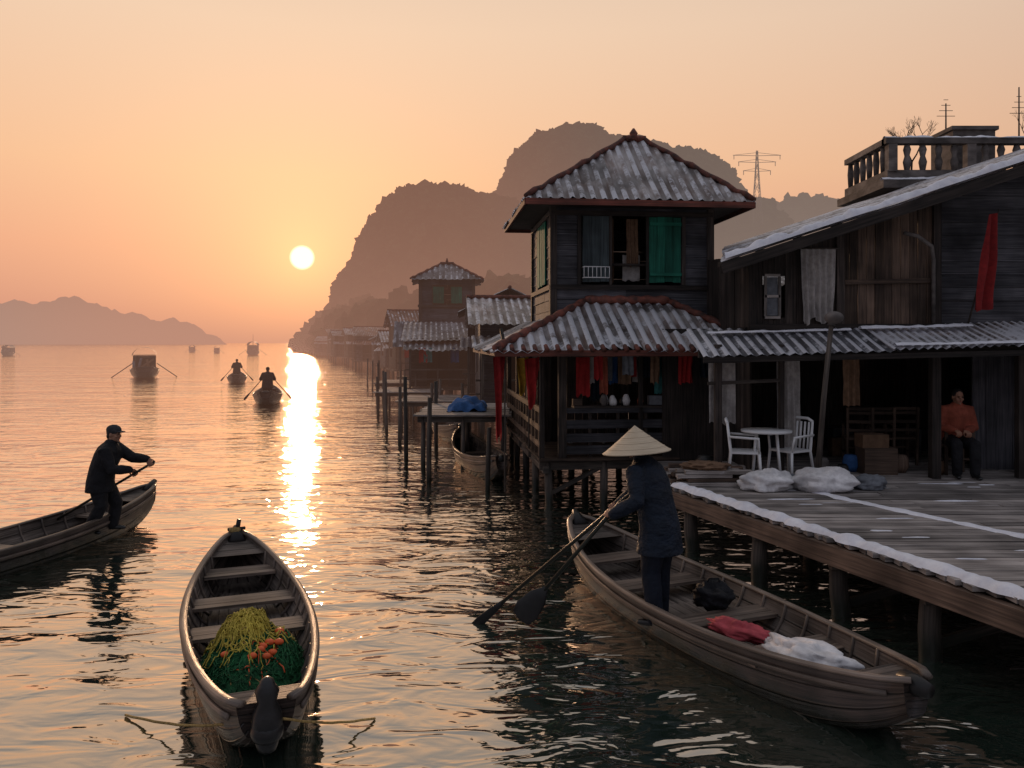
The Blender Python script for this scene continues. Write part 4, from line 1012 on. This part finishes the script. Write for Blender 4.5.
# woman
base=V((1.40,7.58,.145)); f=V((-.8,.6,0)); r=V((.6,.8,0))
def loc(p): return base+r*p[0]+f*p[1]+V((0,0,p[2]))
hR=(-.06,.46,1.05); hL=(-.38,.33,1.05)
o1t=V((-.40,8.0,-.05)); o2t=V((.12,7.25,.36))
a1=(loc(hR)-o1t).normalized(); a2=(loc(hL)-o2t).normalized()
oar('oar',loc(hR)+a1*.22,o1t,True,.4,.05); oar('oar',loc(hL)+a2*.16,o2t-a2*.08,True,.34,.12)
woman,_=person('woman_rower',base,f,dict(pelvis=(0,0,.92),waist=(0,.04,1.10),chest=(0,.11,1.32),neck=(0,.19,1.54),head=(0,.25,1.66),look=(-.1,1.3,1.45),
  sL=(-.205,.15,1.445),sR=(.205,.17,1.445),hL=hL,hR=hR,hipL=(-.09,0,.90),hipR=(.09,0,.90),kneeL=(-.11,.04,.50),kneeR=(.10,.04,.50),ankL=(-.13,-.02,.075),ankR=(.12,.05,.075)),
  m_navy,m_nav2,m_rub,'cone',.012,a2,a1,long=.24,hemr=(.255,.215),bulk=1.24)
# left rower
base=V((-5.70,11.2,.15)); f=V((1,.05,0)).normalized(); r=V((f.y,-f.x,0))
ot=V((-7.1,11.4,-.08))
top=loc((-.06,.66,.98)); ad=(top-ot).normalized(); 
G2=top-ad*.06; G1=top-ad*.34
def tol(p): q=p-base; return (q.dot(r),q.dot(f),q.z)
person('man_rower',base,f,dict(pelvis=(0,-.06,.72),waist=(0,-.03,.90),chest=(0,.04,1.07),neck=(0,.09,1.25),head=(0,.13,1.375),look=(.25,1.2,1.28),
  sL=(-.19,.07,1.17),sR=(.19,.07,1.17),hL=tol(G2),hR=tol(G1),hipL=(-.09,-.05,.70),hipR=(.09,-.05,.70),kneeL=(-.13,.10,.39),kneeR=(.12,.0,.39),ankL=(-.15,.04,.075),ankR=(.13,-.16,.075)),
  m_coat,m_coat,m_rub,'cap',.012,ad,ad,long=.14,bulk=1.2,hemr=(.235,.19))
oar('oar',top,ot,True,.5,.07)
# seated person
base=V((6.78,12.22,.8)); f=V((-.2,-1,0)).normalized(); r=V((f.y,-f.x,0))
person('seated_person',base,f,dict(pelvis=(0,-.02,.54),waist=(0,-.03,.70),chest=(0,.0,.88),neck=(0,.04,1.05),head=(0,.08,1.18),look=(-.2,1.2,1.05),
  sL=(-.17,.02,.99),sR=(.17,.02,.99),hL=(-.07,.30,.63),hR=(.07,.32,.64),hipL=(-.09,.02,.51),hipR=(.09,.02,.51),kneeL=(-.13,.42,.50),kneeR=(.12,.42,.50),ankL=(-.12,.44,.075),ankR=(.11,.40,.075)),
  m_orange,m_coat,m_rub,'none',.013,None,None,seated=True,bulk=1.1)
def far_rower(x,y,ang,nm='man_rower',vox=.02):
    global base,f,r
    dx,dy=math.sin(ang),math.cos(ang)
    boat('rowing_boat',(x+dx*2.2,y+dy*2.2),(x-dx*2.2,y-dy*2.2),1.35,zg=.42,rb=.3,rs=.22,ends=.35)
    o=-.2
    base=V((x+dx*o,y+dy*o,.15)); f=V((dx,dy,0)); r=V((f.y,-f.x,0))
    hl,hr_=(-.28,.42,.92),(.28,.42,.92); 
    tL=loc((-1.1,.5,-.05));tR=loc((1.1,.5,-.05)); aL=(loc(hl)-tL).normalized();aR=(loc(hr_)-tR).normalized()
    oar('oar',loc(hl)+aL*.1,tL,True,.4,.06); oar('oar',loc(hr_)+aR*.1,tR,True,.4,.06)
    person(nm,base,f,dict(pelvis=(0,-.06,.72),waist=(0,-.02,.9),chest=(0,.08,1.08),neck=(0,.16,1.26),head=(0,.20,1.38),look=(0,1.2,1.30),
      sL=(-.19,.13,1.18),sR=(.19,.13,1.18),hL=hl,hR=hr_,hipL=(-.09,-.05,.70),hipR=(.09,-.05,.70),kneeL=(-.13,.12,.38),kneeR=(.12,.02,.4),ankL=(-.15,.02,.075),ankR=(.13,-.18,.075)),
      m_coat,m_coat,m_rub,'knit',vox,aL,aR,long=.2,bulk=1.35,hemr=(.28,.24))
far_rower(-11.6,38,-.25); far_rower(-19.6,57,-.3)
def houseboat(name,x,y,ang,sc=1,mast=False):
    dx,dy=math.sin(ang),math.cos(ang); par,_=boat(name,(x+dx*3.0*sc,y+dy*3.0*sc),(x-dx*3.0*sc,y-dy*3.0*sc),2.2*sc,zg=.6*sc,rb=.4*sc,rs=.3*sc,ends=.55)
    Mx=rz((x,y,0),-ang); b=B(Mx); z0=.45*sc; w=.8*sc; L=1.7*sc;h=1.3*sc
    plank_wall(b,(-w,-L),(w,-L),z0,z0+h,m_wdark,True,.2,holes=[(w*.6,w*1.4,z0+.3,z0+h*.85)])
    plank_wall(b,(-w,L),(-w,-L),z0,z0+h,m_wdark,True,.2); plank_wall(b,(w,-L),(w,L),z0,z0+h,m_wdark,True,.2)
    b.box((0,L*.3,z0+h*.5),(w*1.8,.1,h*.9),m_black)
    b.grid(lambda u,v:V((math.sin((u-.5)*2.9)*w*1.15,(v-.5)*2*L*1.15,z0+h-.1+.75*sc*math.cos((u-.5)*2.9))),16,4,m_roofd)
    b.box((0,-L*1.25,z0+h+.05),(w*1.9,.06,.06),m_post)
    for i in range(7): b.tube([(-w+random.random()*2*w,-L*1.2,z0+.2),(-w+random.random()*2*w,-L*1.2,z0+h*random.uniform(.3,.9))],[.12,.09],random.choice([m_wdark,m_brownc,m_greysack]),6)
    b.make('cabin',par)
    b=B(Mx)
    for s in(-1,1): b.tube([(s*.9*sc,0,1.1*sc),(s*2.4*sc,-.5,.0)],[.035,.035],m_post,6)
    if mast: b.tube([(0,0,z0+h),(0,0,z0+h+2*sc)],[.06,.03],m_post,6)
    b.make('sweeps',par)
houseboat('houseboat',-30.3,66,-.42,1.02); houseboat('houseboat',-61.5,190,-.2,1.3,True); houseboat('houseboat',-112,178,-.3,1.0)
houseboat('houseboat',-98,245,-.5,.9); houseboat('houseboat',-75,285,-.1,1.4,True); houseboat('houseboat',-83,225,-.3,.8); houseboat('houseboat',-64,330,.5,1.6)
boat('rowing_boat',(-1.3,20),(-.2,15.9),.95,thw=(.3,.6))
boat('rowing_boat',(-2.4,26),(-1.4,22),.95,thw=(.3,.6))
b=B()
for (x,y,h) in((-1.7,16.2,1.7),(-3.1,22,1.6),(-3.9,25,1.9),(-4.6,29,1.8),(-6.0,36,1.9),(-2.5,19,2.0),(-7,42,1.9),(-.5,15.2,1.2),(-8.2,47,1.8),(-9.4,52,1.8)):
    b.cyl((x,y,-1),(x+random.uniform(-.08,.08),y,h),.06,.045,m_post,7)
b.make('mooring_stakes')
print('OBJECTS',len(bpy.data.objects))
